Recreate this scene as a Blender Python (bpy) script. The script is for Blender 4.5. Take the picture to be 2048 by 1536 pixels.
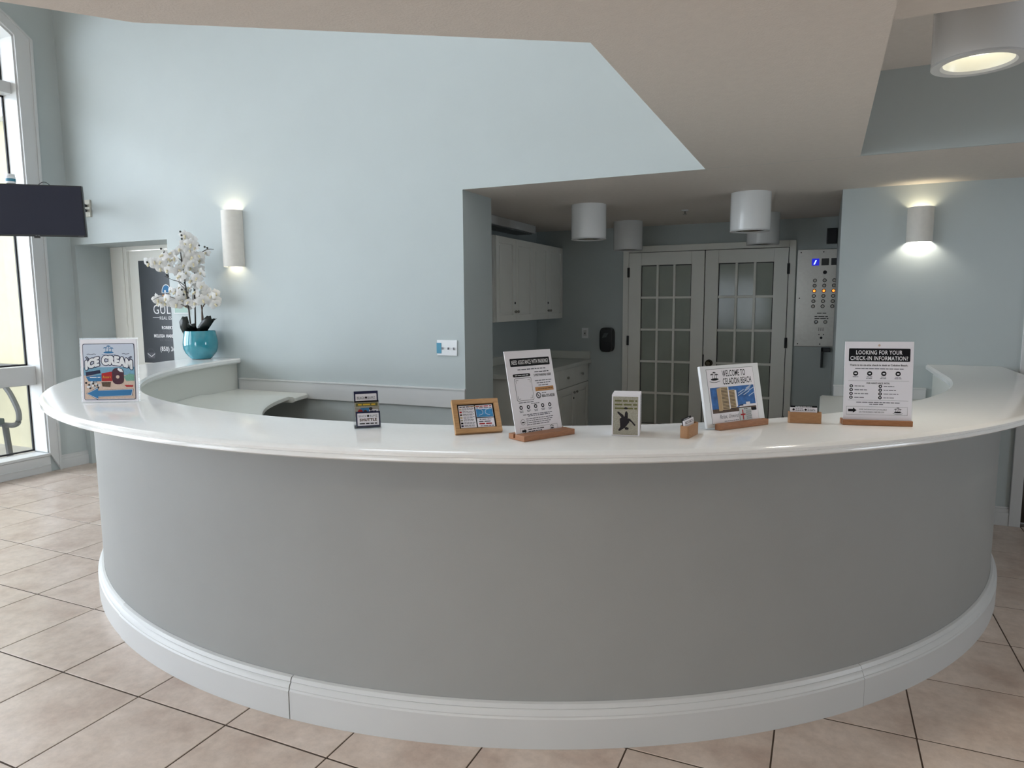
import bpy, bmesh, math, random
from mathutils import Matrix, Vector
random.seed(7)
PI = math.pi
sc = bpy.context.scene
COL = sc.collection
for o in list(bpy.data.objects): bpy.data.objects.remove(o)

# ------------------------------------------------------------------ camera
F, H = 1377.13, 1.52
pit, yaw, rol = .1167, .4253, -.0072
fw = Vector((-math.sin(yaw)*math.cos(pit), math.cos(yaw)*math.cos(pit), -math.sin(pit)))
rt = Vector((math.cos(yaw), math.sin(yaw), 0)); up = rt.cross(fw)
rt, up = rt*math.cos(rol)+up*math.sin(rol), up*math.cos(rol)-rt*math.sin(rol)
cd = bpy.data.cameras.new('camera'); cam = bpy.data.objects.new('camera', cd); COL.objects.link(cam)
cd.sensor_width = 36; cd.lens = F/2048*36; cd.clip_start = .02; cd.clip_end = 200
cam.matrix_world = Matrix(((rt.x, up.x, -fw.x, 0), (rt.y, up.y, -fw.y, 0), (rt.z, up.z, -fw.z, H), (0, 0, 0, 1)))
sc.camera = cam
# ------------------------------------------------------------------ world, exposure
w = bpy.data.worlds.new('sky'); sc.world = w; w.use_nodes = True
bg = w.node_tree.nodes['Background']; bg.inputs[0].default_value = (.86, .93, 1.04, 1); bg.inputs[1].default_value = 7.8
vs = sc.view_settings
vs.view_transform = 'Standard'; vs.look = 'None'; vs.gamma = 1; vs.exposure = 0.14; vs.use_curve_mapping = False

# ------------------------------------------------------------------ materials
def lin(c):
    return tuple((v/255/12.92 if v/255 <= .04045 else ((v/255+.055)/1.055)**2.4) for v in c)
MATS = {}
def mat(name, rgb, rough=.5, metal=0, spec=.5, noise=0, nscale=8, bump=0, bscale=200, emit=None, estr=0, coat=0, trans=0, rnd=0, sub=0):
    if name in MATS: return MATS[name]
    m = bpy.data.materials.new(name); m.use_nodes = True; nt = m.node_tree; N = nt.nodes; L = nt.links
    b = N['Principled BSDF']; c = lin(rgb)+(1,)
    b.inputs['Base Color'].default_value = c; b.inputs['Roughness'].default_value = rough
    b.inputs['Metallic'].default_value = metal; b.inputs['Specular IOR Level'].default_value = spec
    b.inputs['Coat Weight'].default_value = coat; b.inputs['Coat Roughness'].default_value = .08
    b.inputs['Transmission Weight'].default_value = trans
    geo = N.new('ShaderNodeNewGeometry') if (noise or bump) else None
    if noise or rnd:
        mix = N.new('ShaderNodeMixRGB'); mix.blend_type = 'MULTIPLY'; mix.inputs[0].default_value = 1; mix.inputs[1].default_value = c
        if noise:
            t = N.new('ShaderNodeTexNoise'); t.inputs['Scale'].default_value = nscale; t.inputs['Detail'].default_value = 5
            L.new(geo.outputs['Position'], t.inputs['Vector'])
            mr = N.new('ShaderNodeMapRange'); mr.inputs[1].default_value = .3; mr.inputs[2].default_value = .7
            mr.inputs[3].default_value = 1-noise; mr.inputs[4].default_value = 1+noise*.3; L.new(t.outputs[0], mr.inputs[0]); src = mr.outputs[0]
        if rnd:
            oi = N.new('ShaderNodeObjectInfo'); m2 = N.new('ShaderNodeMapRange'); m2.inputs[3].default_value = 1-rnd; m2.inputs[4].default_value = 1
            L.new(oi.outputs['Random'], m2.inputs[0])
            if noise:
                mm = N.new('ShaderNodeMath'); mm.operation = 'MULTIPLY'; L.new(src, mm.inputs[0]); L.new(m2.outputs[0], mm.inputs[1]); src = mm.outputs[0]
            else: src = m2.outputs[0]
        L.new(src, mix.inputs[2]); L.new(mix.outputs[0], b.inputs['Base Color'])
    if bump:
        t = N.new('ShaderNodeTexNoise'); t.inputs['Scale'].default_value = bscale; t.inputs['Detail'].default_value = 3
        L.new(geo.outputs['Position'], t.inputs['Vector'])
        bp = N.new('ShaderNodeBump'); bp.inputs['Strength'].default_value = bump; bp.inputs['Distance'].default_value = .01
        L.new(t.outputs[0], bp.inputs['Height']); L.new(bp.outputs[0], b.inputs['Normal'])
    if emit:
        b.inputs['Emission Color'].default_value = lin(emit)+(1,); b.inputs['Emission Strength'].default_value = estr
    MATS[name] = m; return m
def glassmat(name, tint=(1, 1, 1), refl=.08):
    m = bpy.data.materials.new(name); m.use_nodes = True; nt = m.node_tree; N = nt.nodes; L = nt.links
    for n in list(N):
        if n.type != 'OUTPUT_MATERIAL': N.remove(n)
    out = [n for n in N if n.type == 'OUTPUT_MATERIAL'][0]
    tr = N.new('ShaderNodeBsdfTransparent'); tr.inputs[0].default_value = tint+(1,)
    gl = N.new('ShaderNodeBsdfGlossy'); gl.inputs['Roughness'].default_value = .02
    mx = N.new('ShaderNodeMixShader'); mx.inputs[0].default_value = refl; L.new(tr.outputs[0], mx.inputs[1]); L.new(gl.outputs[0], mx.inputs[2])
    L.new(mx.outputs[0], out.inputs[0]); MATS[name] = m; return m
def tilemat():
    m = bpy.data.materials.new('floor_tile'); m.use_nodes = True; nt = m.node_tree; N = nt.nodes; L = nt.links
    b = N['Principled BSDF']; b.inputs['Roughness'].default_value = .33; b.inputs['Specular IOR Level'].default_value = .45
    geo = N.new('ShaderNodeNewGeometry'); oi = N.new('ShaderNodeObjectInfo')
    ad = N.new('ShaderNodeVectorMath'); ad.operation = 'ADD'; cmb = N.new('ShaderNodeCombineXYZ')
    mu = N.new('ShaderNodeMath'); mu.operation = 'MULTIPLY'; mu.inputs[1].default_value = 37
    L.new(oi.outputs['Random'], mu.inputs[0]); L.new(mu.outputs[0], cmb.inputs[2]); L.new(geo.outputs['Position'], ad.inputs[0]); L.new(cmb.outputs[0], ad.inputs[1])
    n1 = N.new('ShaderNodeTexNoise'); n1.inputs['Scale'].default_value = 5; n1.inputs['Detail'].default_value = 8; n1.inputs['Roughness'].default_value = .62
    n2 = N.new('ShaderNodeTexNoise'); n2.inputs['Scale'].default_value = 26; n2.inputs['Detail'].default_value = 6; n2.inputs['Roughness'].default_value = .7
    L.new(ad.outputs[0], n1.inputs['Vector']); L.new(ad.outputs[0], n2.inputs['Vector'])
    r1 = N.new('ShaderNodeValToRGB'); e = r1.color_ramp.elements
    e[0].position = .28; e[0].color = lin((190, 168, 154))+(1,); e[1].position = .74; e[1].color = lin((228, 213, 202))+(1,)
    k = r1.color_ramp.elements.new(.5); k.color = lin((213, 196, 183))+(1,)
    L.new(n1.outputs[0], r1.inputs[0])
    r2 = N.new('ShaderNodeMapRange'); r2.inputs[1].default_value = .3; r2.inputs[2].default_value = .62; r2.inputs[3].default_value = .86; r2.inputs[4].default_value = 1.02
    L.new(n2.outputs[0], r2.inputs[0])
    r3 = N.new('ShaderNodeMapRange'); r3.inputs[3].default_value = .93; r3.inputs[4].default_value = 1.0; L.new(oi.outputs['Random'], r3.inputs[0])
    mm = N.new('ShaderNodeMath'); mm.operation = 'MULTIPLY'; L.new(r2.outputs[0], mm.inputs[0]); L.new(r3.outputs[0], mm.inputs[1])
    mx = N.new('ShaderNodeMixRGB'); mx.blend_type = 'MULTIPLY'; mx.inputs[0].default_value = 1; L.new(r1.outputs[0], mx.inputs[1]); L.new(mm.outputs[0], mx.inputs[2])
    L.new(mx.outputs[0], b.inputs['Base Color'])
    bp = N.new('ShaderNodeBump'); bp.inputs['Strength'].default_value = .12; bp.inputs['Distance'].default_value = .004; L.new(n2.outputs[0], bp.inputs['Height']); L.new(bp.outputs[0], b.inputs['Normal'])
    MATS['floor_tile'] = m; return m
def woodmat(name, c0, c1, scale=14, rough=.45):
    m = bpy.data.materials.new(name); m.use_nodes = True; nt = m.node_tree; N = nt.nodes; L = nt.links
    b = N['Principled BSDF']; b.inputs['Roughness'].default_value = rough
    tc = N.new('ShaderNodeTexCoord'); mp = N.new('ShaderNodeMapping'); mp.inputs['Scale'].default_value = (3, 40, 40)
    t = N.new('ShaderNodeTexNoise'); t.inputs['Scale'].default_value = scale; t.inputs['Detail'].default_value = 5
    L.new(tc.outputs['Object'], mp.inputs[0]); L.new(mp.outputs[0], t.inputs['Vector'])
    r = N.new('ShaderNodeValToRGB'); r.color_ramp.elements[0].position = .3; r.color_ramp.elements[1].position = .7
    r.color_ramp.elements[0].color = lin(c0)+(1,); r.color_ramp.elements[1].color = lin(c1)+(1,)
    L.new(t.outputs[0], r.inputs[0]); L.new(r.outputs[0], b.inputs['Base Color']); MATS[name] = m; return m
PAINT = mat('wall_paint', (188, 196, 196), .55, spec=.3, noise=.02, nscale=3, bump=.06, bscale=350)
DESKP = mat('desk_paint', (161, 162, 160), .5, spec=.3, noise=.03, nscale=4, bump=.05, bscale=350)
CEIL = mat('ceiling_paint', (228, 220, 212), .8, spec=.2, noise=.03, nscale=30, bump=.16, bscale=130)
TRIM = mat('white_trim', (211, 212, 212), .35, spec=.4)
SOLID = mat('solid_surface', (250, 250, 248), .13, spec=.5, noise=.015, nscale=60)
LAMI = mat('desk_laminate', (228, 229, 222), .3, spec=.4)
DOORW = mat('door_white', (240, 239, 232), .38, spec=.4)
GROUT = mat('grout', (74, 60, 50), .9)
BLACK = mat('black_plastic', (14, 15, 16), .35)
DARK = mat('dark_rubber', (28, 28, 32), .6)
CHROME = mat('brushed_nickel', (150, 148, 142), .3, metal=1)
STEEL = mat('stainless', (165, 163, 158), .32, metal=1, noise=.05, nscale=40)
WHITEP = mat('white_plastic', (236, 238, 240), .3)
PAPER = mat('paper', (248, 245, 250), .6, spec=.25)
INK = mat('ink_black', (22, 22, 26), .6, spec=.2)
INKG = mat('ink_grey', (105, 105, 112), .6, spec=.2)
INKW = mat('ink_white', (240, 240, 242), .6, spec=.2)
BLUEP = mat('print_blue', (52, 120, 170), .5, spec=.3)
NAVY = mat('print_navy', (34, 38, 70), .5, spec=.3)
ORNG = mat('print_orange', (196, 140, 84), .5, spec=.3)
REDP = mat('print_red', (178, 34, 34), .5, spec=.3)
SKYB = mat('print_sky', (62, 118, 190), .5, spec=.3, noise=.5, nscale=45)
MAPB = mat('print_map', (70, 150, 205), .5, spec=.3, noise=.3, nscale=60)
SAND = mat('print_sand', (222, 196, 178), .5, spec=.3, noise=.15, nscale=200)
BEIGE = mat('print_beige', (206, 182, 142), .5, spec=.3)
BROWN = mat('print_brown', (98, 76, 58), .5, spec=.3, noise=.4, nscale=150)
OLIVE = mat('print_olive', (108, 106, 62), .5, spec=.3)
TURT = mat('print_photo', (176, 170, 154), .5, spec=.3, noise=.25, nscale=250)
TURTD = mat('print_dark', (38, 32, 36), .5, spec=.3)
CHOC = mat('print_choc', (72, 34, 48), .5, spec=.3)
YEL = mat('print_yellow', (222, 180, 60), .5, spec=.3)
TEAL = mat('teal_glaze', (50, 146, 164), .08, spec=.6, coat=.6, noise=.12, nscale=20)
TEALP = mat('teal_print', (62, 128, 152), .5)
ACRY = glassmat('acrylic', (.98, .985, .99), .035)
GLASS = glassmat('window_glass', (.97, .985, .98), .05)
OAK = woodmat('pale_wood', (186, 140, 92), (206, 164, 116))
BEECH = woodmat('brown_wood', (150, 98, 62), (178, 124, 84))
TAN = woodmat('card_wood', (170, 122, 82), (188, 142, 100))

# ------------------------------------------------------------------ mesh helpers
class G:
    def __init__(s): s.v = []; s.f = []
    def add(s, vs_, fs): n = len(s.v); s.v += [tuple(p) for p in vs_]; s.f += [tuple(i+n for i in f) for f in fs]; return s
    def box(s, x0, x1, y0, y1, z0, z1):
        return s.add([(x0, y0, z0), (x1, y0, z0), (x1, y1, z0), (x0, y1, z0), (x0, y0, z1), (x1, y0, z1), (x1, y1, z1), (x0, y1, z1)],
                     [(0, 3, 2, 1), (4, 5, 6, 7), (0, 1, 5, 4), (1, 2, 6, 5), (2, 3, 7, 6), (3, 0, 4, 7)])
    def prism(s, pts, a, b, axis='z'):       # polygon extruded between a and b along an axis
        def P(p, k): return {'z': (p[0], p[1], k), 'x': (k, p[0], p[1]), 'y': (p[0], k, p[1])}[axis]
        n = len(pts); vv = [P(p, a) for p in pts]+[P(p, b) for p in pts]
        return s.add(vv, [tuple(range(n))[::-1], tuple(range(n, 2*n))]+[(i, (i+1) % n, n+(i+1) % n, n+i) for i in range(n)])
    def lathe(s, prof, n=32, c=(0, 0, 0), a0=0, a1=2*PI, closed=False):
        full = abs(a1-a0-2*PI) < 1e-6; k = n if full else n+1; m = len(prof)
        vv = [(c[0]+r*math.cos(a0+(a1-a0)*i/n), c[1]+r*math.sin(a0+(a1-a0)*i/n), c[2]+z) for i in range(k) for r, z in prof]
        fs = []
        for i in range(n):
            j = (i+1) % k
            for q in range(m if closed else m-1): fs.append((i*m+q, j*m+q, j*m+(q+1) % m, i*m+(q+1) % m))
        return s.add(vv, fs)
    def tube(s, pts, r, n=8, cap=True):
        pts = [Vector(p) for p in pts]; rs = r if isinstance(r, (list, tuple)) else [r]*len(pts); vv = []
        for i, p in enumerate(pts):
            d = (pts[min(i+1, len(pts)-1)]-pts[max(i-1, 0)]).normalized()
            a = Vector((0, 0, 1)) if abs(d.z) < .9 else Vector((1, 0, 0)); u = d.cross(a).normalized(); q = d.cross(u)
            for k in range(n): vv.append(p+(u*math.cos(2*PI*k/n)+q*math.sin(2*PI*k/n))*rs[i])
        fs = [(i*n+k, i*n+(k+1) % n, (i+1)*n+(k+1) % n, (i+1)*n+k) for i in range(len(pts)-1) for k in range(n)]
        if cap: fs += [tuple(range(n))[::-1], tuple(range((len(pts)-1)*n, len(pts)*n))]
        return s.add(vv, fs)
    def disc(s, c, r, n=20, axis='y', h=0):
        pts = [(c[0]+r*math.cos(2*PI*i/n), c[1]+r*math.sin(2*PI*i/n)) for i in range(n)]
        return s.prism(pts, h, h+.0002, axis)
    def ball(s, c, r, n=10, m=6):
        return s.lathe([(max(r*math.sin(PI*i/m), 1e-5), -r*math.cos(PI*i/m)) for i in range(m+1)], n, c)
    def build(s, name, m, parent=None, bevel=0, seg=2, smooth=True, angle=35):
        me = bpy.data.meshes.new(name); bm = bmesh.new()
        vv = [bm.verts.new(p) for p in s.v]
        for f in s.f:
            try: bm.faces.new([vv[i] for i in f])
            except ValueError: pass
        if not bevel: bmesh.ops.remove_doubles(bm, verts=bm.verts, dist=1e-6)
        bmesh.ops.recalc_face_normals(bm, faces=bm.faces)
        if bevel:
            ed = [e for e in bm.edges if len(e.link_faces) == 2 and e.calc_face_angle(0) > .6]
            bmesh.ops.bevel(bm, geom=ed, offset=bevel, segments=seg, profile=.6, affect='EDGES', clamp_overlap=True)
        bm.to_mesh(me); bm.free()
        if smooth and not bevel:
            me.polygons.foreach_set('use_smooth', [True]*len(me.polygons)); me.set_sharp_from_angle(angle=math.radians(angle))
        me.materials.append(m); o = bpy.data.objects.new(name, me); COL.objects.link(o)
        if parent: o.parent = parent
        return o
def tag(o, label, cat, group=None):
    o['label'] = label; o['category'] = cat
    if group: o['group'] = group
    return o
def thing(name, label, cat, loc=(0, 0, 0), rz=0, group=None):
    o = bpy.data.objects.new(name, None); COL.objects.link(o); o.location = loc; o.rotation_euler = (0, 0, rz); o.empty_display_size = .1
    return tag(o, label, cat, group)
def struct(o): o['kind'] = 'structure'; return o
def sempty(name, loc=(0, 0, 0)):
    o = bpy.data.objects.new(name, None); COL.objects.link(o); o.location = loc; return struct(o)
def dup(root, loc, label, rz=None):
    r = root.copy(); COL.objects.link(r); r.location = loc; r['label'] = label
    if rz is not None: r.rotation_euler = (0, 0, rz)
    for ch in list(root.children):
        c = ch.copy(); COL.objects.link(c); c.parent = r
        for g in list(ch.children):
            d = g.copy(); COL.objects.link(d); d.parent = c
    return r
def light(name, kind, loc, energy, color=(1, 1, 1), size=.05, parent=None, spot=None, rot=None, blend=.6):
    l = bpy.data.lights.new(name, kind); l.energy = energy; l.color = color
    if kind in ('POINT', 'SPOT'): l.shadow_soft_size = size
    if kind == 'SPOT': l.spot_size = spot; l.spot_blend = blend
    o = bpy.data.objects.new(name, l); COL.objects.link(o); o.location = loc
    if rot: o.rotation_euler = rot
    if parent: o.parent = parent
    return o

# ------------------------------------------------------------------ flat print
def text_polys(s, size, bold=0, xs=1, align='CENTER', italic=0):
    cu = bpy.data.curves.new('t', 'FONT'); cu.body = s; cu.size = size; cu.align_x = align; cu.offset = bold; cu.resolution_u = 3; cu.shear = italic; cu.space_character = 1.1
    ob = bpy.data.objects.new('t', cu); me = ob.to_mesh()
    v = [(p.co.x*xs, p.co.y) for p in me.vertices]; f = [tuple(p.vertices) for p in me.polygons]
    ob.to_mesh_clear(); bpy.data.objects.remove(ob); bpy.data.curves.remove(cu); return v, f
class Print:
    """flat print on a panel: u to the right, v up, metres; one mesh for each ink"""
    def __init__(s): s.L = {}
    def g(s, name, m, lev):
        return s.L.setdefault((name, m.name, lev), (G(), m))[0]
    def poly(s, pts, m, lev=1, name='artwork'):
        s.g(name, m, lev).add([(p[0], -lev*.0003, p[1]) for p in pts], [tuple(range(len(pts)))])
    def rect(s, u0, u1, v0, v1, m, lev=1, name='artwork'): s.poly([(u0, v0), (u1, v0), (u1, v1), (u0, v1)], m, lev, name)
    def rrect(s, u0, u1, v0, v1, r, m, lev=1, name='artwork'):
        pts = []
        for cu_, cv, a in ((u1-r, v0+r, -PI/2), (u1-r, v1-r, 0), (u0+r, v1-r, PI/2), (u0+r, v0+r, PI)):
            pts += [(cu_+r*math.cos(a+PI/2*i/4), cv+r*math.sin(a+PI/2*i/4)) for i in range(5)]
        s.poly(pts, m, lev, name)
    def disc(s, u, v, r, m, lev=1, n=18, ry=None, name='artwork'):
        s.poly([(u+r*math.cos(2*PI*i/n), v+(ry or r)*math.sin(2*PI*i/n)) for i in range(n)], m, lev, name)
    def frame(s, u0, u1, v0, v1, t, m, lev=1):
        s.rect(u0, u1, v0, v0+t, m, lev); s.rect(u0, u1, v1-t, v1, m, lev); s.rect(u0, u0+t, v0, v1, m, lev); s.rect(u1-t, u1, v0, v1, m, lev)
    def line(s, pts, t, m, lev=1):
        for a, b in zip(pts[:-1], pts[1:]):
            d = Vector((b[0]-a[0], b[1]-a[1])); n = Vector((-d.y, d.x)).normalized()*t/2
            s.poly([(a[0]-n.x, a[1]-n.y), (b[0]-n.x, b[1]-n.y), (b[0]+n.x, b[1]+n.y), (a[0]+n.x, a[1]+n.y)], m, lev)
    def text(s, t, u, v, size, m, lev=2, width=None, bold=0, align='CENTER', italic=0, fn=None, dz=0):
        vv, f = text_polys(t, size, bold, 1, align, italic)
        if not vv: return
        x0, x1 = min(p[0] for p in vv), max(p[0] for p in vv); k = width/(x1-x0) if width else 1
        cxx = (x0+x1)/2 if align == 'CENTER' else x0
        q = [((p[0]-cxx)*k, p[1]) for p in vv]
        q = [fn(a, b) if fn else (a, b) for a, b in q]
        s.g('lettering', m, lev).add([(u+a, -lev*.0003-dz, v+b) for a, b in q], f)
    def words(s, u0, u1, v, h, m, lev=1, seed=0):      # a line of print too small to read
        rnd = random.Random(seed+int(v*1e5)); u = u0
        while u < u1-h*.8:
            wl = min(h*rnd.uniform(1.6, 4.5), u1-u); s.rect(u, u+wl, v-h*.32, v+h*.32, m, lev, 'small_print'); u += wl+h*.55
    def build(s, parent):
        for (name, mn, lev), (g, m) in sorted(s.L.items(), key=lambda k: k[0]): g.build(name, m, parent, smooth=False)['kind'] = 'stuff'
def logo(p, u, v, r, m, lev=2):      # small island with palms above a wave
    p.disc(u, v-r*.35, r*.75, m, lev, ry=r*.16)
    for du, hh in ((-.4, .55), (0.02, .8), (.4, .5)):
        p.line([(u+du*r, v-r*.35), (u+du*r*1.05+r*.04, v+r*hh*.5-r*.1), (u+du*r*1.1, v+r*hh-r*.2)], r*.07, m, lev)
        for a in (20, 75, 120, 165, -15, 195):
            x, y = math.cos(math.radians(a)), math.sin(math.radians(a)); q = (u+du*r*1.1, v+r*hh-r*.2)
            p.line([q, (q[0]+x*r*.2, q[1]+y*r*.12), (q[0]+x*r*.3, q[1]+y*r*.02-r*.06)], r*.06, m, lev)
    p.line([(u-r+r*2*i/8, v-r*.62-r*.16*math.sin(PI*i/8)) for i in range(9)], r*.06, m, lev)

# =================================================================== THE SETTING
YB, YS, YF, HC, HT = 4.3, 5.5, 7.2, 2.301, 4.9      # blue wall, lamp wall, far wall, low ceiling, top of the tall hall
XL, XR, YN = -6.5, 4.5, -4.5

# ---- floor with its tiles
floor = struct(G().box(-6.5, XR, YN, 7.3, -.1, -.0022).build('floor', GROUT))
TM = tilemat(); TP = .4575; ROT = .0035
tg = G().box(-.2260, .2260, -.2240, .2240, -.008, 0).build('tile', TM, floor, bevel=.0015, seg=1)
tile_me = tg.data; bpy.data.objects.remove(tg)
CX, CY = -1.9047, 4.6421
cells = []; OX0 = -2.312
for i in range(-10, 15):
    for j in range(-14, 13):
        x = -1.930+TP*(i+.5); y = 1.712+.4550*(j+.5)
        x, y = x-ROT*(y-1.7), y+ROT*(x+.5)
        x0, x1, y0, y1 = max(x-.2262, XL+.001), min(x+.2262, XR-.001), max(y-.2240, YN+.001), min(y+.2240, YF-.001)
        if x < OX0-.1: y1 = min(y1, YB-.001)
        if x > .3: y1 = min(y1, YS-.001)
        if x1-x0 < .02 or y1-y0 < .02: continue
        v = Vector((x, y, -H)); z = v.dot(fw); seen = False
        if z > .1:
            px, py = 1024+F*v.dot(rt)/z, 768-F*v.dot(up)/z; seen = -250 < px < 2300 and 500 < py < 1900
        d = math.hypot(x-CX, y-CY); inside = d < 2.45 or (x < .7 and y > CY)
        cells.append((0 if (seen and not inside) else 1, math.hypot(x, y), x, y, x0-x, x1-x, y0-y, y1-y))
cells.sort(); rest = G()
for k, (pr, dist, x, y, xa, xb, ya_, yb_) in enumerate(cells):
    if k < 280:
        if min(-xa, xb, -ya_, yb_) < .2235: o = G().box(xa, xb, ya_, yb_, -.008, 0).build('tile', TM, floor, .0015, 1)
        else: o = bpy.data.objects.new('tile', tile_me); COL.objects.link(o); o.parent = floor
        o.location = (x, y, random.uniform(-.0006, .0002)); o.rotation_euler = (0, 0, ROT)
    else: rest.box(x+xa, x+xb, y+ya_, y+yb_, -.008, 0)
for a, b in ((-6.439, -6.056), (-6.051, -5.599), (-5.594, -5.221)): rest.box(a, b, YB+.002, 4.644, -.008, 0)
ro = rest.build('tile_field', TM, floor, smooth=False); ro['kind'] = 'stuff'

# ---- left wall with three tall arched windows
ws = [(1.5, 3.937), (-1.5, .937), (-4.3, -2.1)]
SP, SILL = 3.855, .17
def arch(y0, y1, off=0, n=14):
    c = (y0+y1)/2; hw = (y1-y0)/2; R = hw/math.sin(math.radians(37)); zc = SP-R*math.cos(math.radians(37)); R += off
    hw2 = hw+off; a = math.asin(min(1, hw2/R)) if off == 0 else math.acos((SP-zc)/R)
    return [(c+R*math.sin(a-2*a*i/n), zc+R*math.cos(a-2*a*i/n)) for i in range(n+1)]   # from high y to low y
g = G()
edges = [YN-.2]+[v for w_ in reversed(ws) for v in w_]+[YB+.45]
for k in range(0, len(edges), 2): g.box(XL-.2, XL, edges[k], edges[k+1], -.1, HT)
for y0, y1 in ws:
    g.box(XL-.2, XL, y0, y1, -.1, SILL)
    A = arch(y0, y1); g.prism([(y1, HT)]+A+[(y0, HT)], XL-.2, XL, 'x')
struct(g.build('wall_left', PAINT))
for n, (y0, y1) in enumerate(ws):
    we = sempty('window_%d' % (n+1), (XL, y1, 0))
    def P(g_, name, m, bevel=0):
        o = g_.build(name, m, we, bevel); o.matrix_parent_inverse = Matrix.Translation((-XL, -y1, 0)); return o
    A = arch(y0, y1); Ao = arch(y0, y1, .09)
    inner = [(y1, SILL)]+A+[(y0, SILL)]; outer = [(y1+.09, 0)]+[p for p in Ao]+[(y0-.09, 0)]
    # casing: a strip between the inner and outer outline
    g = G(); m_ = len(inner)
    for xa, t in ((XL+.022, 1), ):
        vv = [(XL, *p) for p in inner]+[(XL, *p) for p in outer]+[(xa, *p) for p in inner]+[(xa, *p) for p in outer]
        fs = []
        for i in range(m_-1):
            fs += [(i, i+1, m_+i+1, m_+i), (2*m_+i, 3*m_+i, 3*m_+i+1, 2*m_+i+1), (i, 2*m_+i, 2*m_+i+1, i+1), (m_+i, m_+i+1, 3*m_+i+1, 3*m_+i)]
        fs += [(0, m_, 3*m_, 2*m_), (m_-1, 3*m_-1, 4*m_-1, 2*m_-1)]
        g.add(vv, fs)
    P(g, 'casing', TRIM)
    g = G()          # raised back band along the outer edge
    b1 = arch(y0, y1, .075); o1 = [(y1+.075, 0)]+b1+[(y0-.075, 0)]
    vv = [(XL+.022, *p) for p in o1]+[(XL+.022, *p) for p in outer]+[(XL+.034, *p) for p in o1]+[(XL+.034, *p) for p in outer]
    fs = []
    for i in range(m_-1): fs += [(2*m_+i, 3*m_+i, 3*m_+i+1, 2*m_+i+1), (i, 2*m_+i, 2*m_+i+1, i+1), (m_+i, m_+i+1, 3*m_+i+1, 3*m_+i)]
    g.add(vv, fs); P(g, 'back_band', TRIM)
    g = G(); t = .012                                       # white lining of the reveal
    li = [(y1-t, SILL+t)]+[(c_[0]-(c_[0]-(y0+y1)/2)*.01, c_[1]-t) for c_ in A]+[(y0+t, SILL+t)]
    vv = [(XL-.2, *p) for p in inner]+[(XL-.2, *p) for p in li]+[(XL, *p) for p in inner]+[(XL, *p) for p in li]; fs = []
    for i in range(m_-1): fs += [(i, i+1, m_+i+1, m_+i), (2*m_+i, 3*m_+i, 3*m_+i+1, 2*m_+i+1), (m_+i, m_+i+1, 3*m_+i+1, 3*m_+i)]
    g.add(vv, fs); P(g, 'reveal', TRIM)
    P(G().box(XL-.2, XL+.026, y0, y1, SILL-.02, SILL+.004), 'sill', TRIM, .004)
    P(G().box(XL, XL+.018, y0, y1, 0, SILL-.022), 'apron', TRIM, .003)
    P(G().box(XL, XL+.026, y0, y1, .06, .07), 'apron_bead', TRIM, .003)
    P(G().box(XL-.2, XL-.067, y0+t, y1-t, .812, .982), 'rail', TRIM, .006)
    P(G().box(XL-.2, XL-.067, y0+t, y1-t, 3.37, 3.47), 'transom', TRIM, .006)
    ym = (y0+y1)/2
    P(G().box(XL-.2, XL-.12, ym-.03, ym+.03, SILL, 4.22), 'mullion', TRIM, .004)
    for z0, z1 in ((SILL+t, .812), (.982, 3.37), (3.47, SP)):
        for ya_, yb_ in ((y0+t, ym-.03), (ym+.03, y1-t)):
            g = G(); k = .014
            g.box(XL-.2, XL-.185, ya_, ya_+k, z0, z1).box(XL-.2, XL-.185, yb_-k, yb_, z0, z1).box(XL-.2, XL-.185, ya_, yb_, z0, z0+k).box(XL-.2, XL-.185, ya_, yb_, z1-k, z1)
            P(g, 'gasket', DARK); P(G().box(XL-.199, XL-.193, ya_+k, yb_-k, z0+k, z1-k), 'pane', GLASS)
    g = G().prism([(p[0], p[1]-t) for p in A], XL-.199, XL-.193, 'x'); P(g, 'pane', GLASS)
    al = bpy.data.lights.new('window_portal', 'AREA'); al.shape = 'RECTANGLE'; al.size = y1-y0; al.size_y = 4.0; al.cycles.is_portal = True
    ao = bpy.data.objects.new('window_portal', al); COL.objects.link(ao); ao.location = (XL-.22, ym, 2.2); ao.rotation_euler = (0, -PI/2, 0)

# ---- blue back wall (recessed doorway at the left, wide opening at the right)
DX0, DX1, DZ = -6.44, -5.22, 2.092
OX = -2.312
g = G().box(XL, DX0, YB, YB+.45, 0, HT).box(DX0, DX1, YB, YB+.45, DZ, HT).box(DX1, OX, YB, YB+.45, 0, HT).box(OX, .14, YB, YB+.004, HC, HT)
struct(g.build('wall_back', PAINT))
struct(G().box(OX-.9, -2.945, YB+.45, YF, 0, HC+.1).build('wall_alcove', PAINT))
struct(G().box(-3.2, .3, YF, YF+.15, 0, HC+.1).build('wall_far', PAINT))
g = G().box(.08, 1.187, YS, YS+.15, 0, HC+.1).box(1.187, 2.15, YS, YS+.15, 2.08, HC+.1).box(2.15, XR, YS, YS+.15, 0, HC+.1).box(.08, .23, YS+.15, YF, 0, HC+.1)
struct(g.build('wall_side', PAINT))
RW = (2.0, 3.3, .85, 2.05)        # unseen window added to brighten surfaces facing the right wall
struct(G().box(XR, XR+.2, YN, RW[0], -.1, HT).box(XR, XR+.2, RW[1], YS+.2, -.1, HT).box(XR, XR+.2, RW[0], RW[1], -.1, RW[2]).box(XR, XR+.2, RW[0], RW[1], RW[3], HT).build('wall_right', PAINT))
we = sempty('window_8', (XR+.1, RW[0], RW[2])); W, D = RW[1]-RW[0], RW[3]-RW[2]
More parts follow.
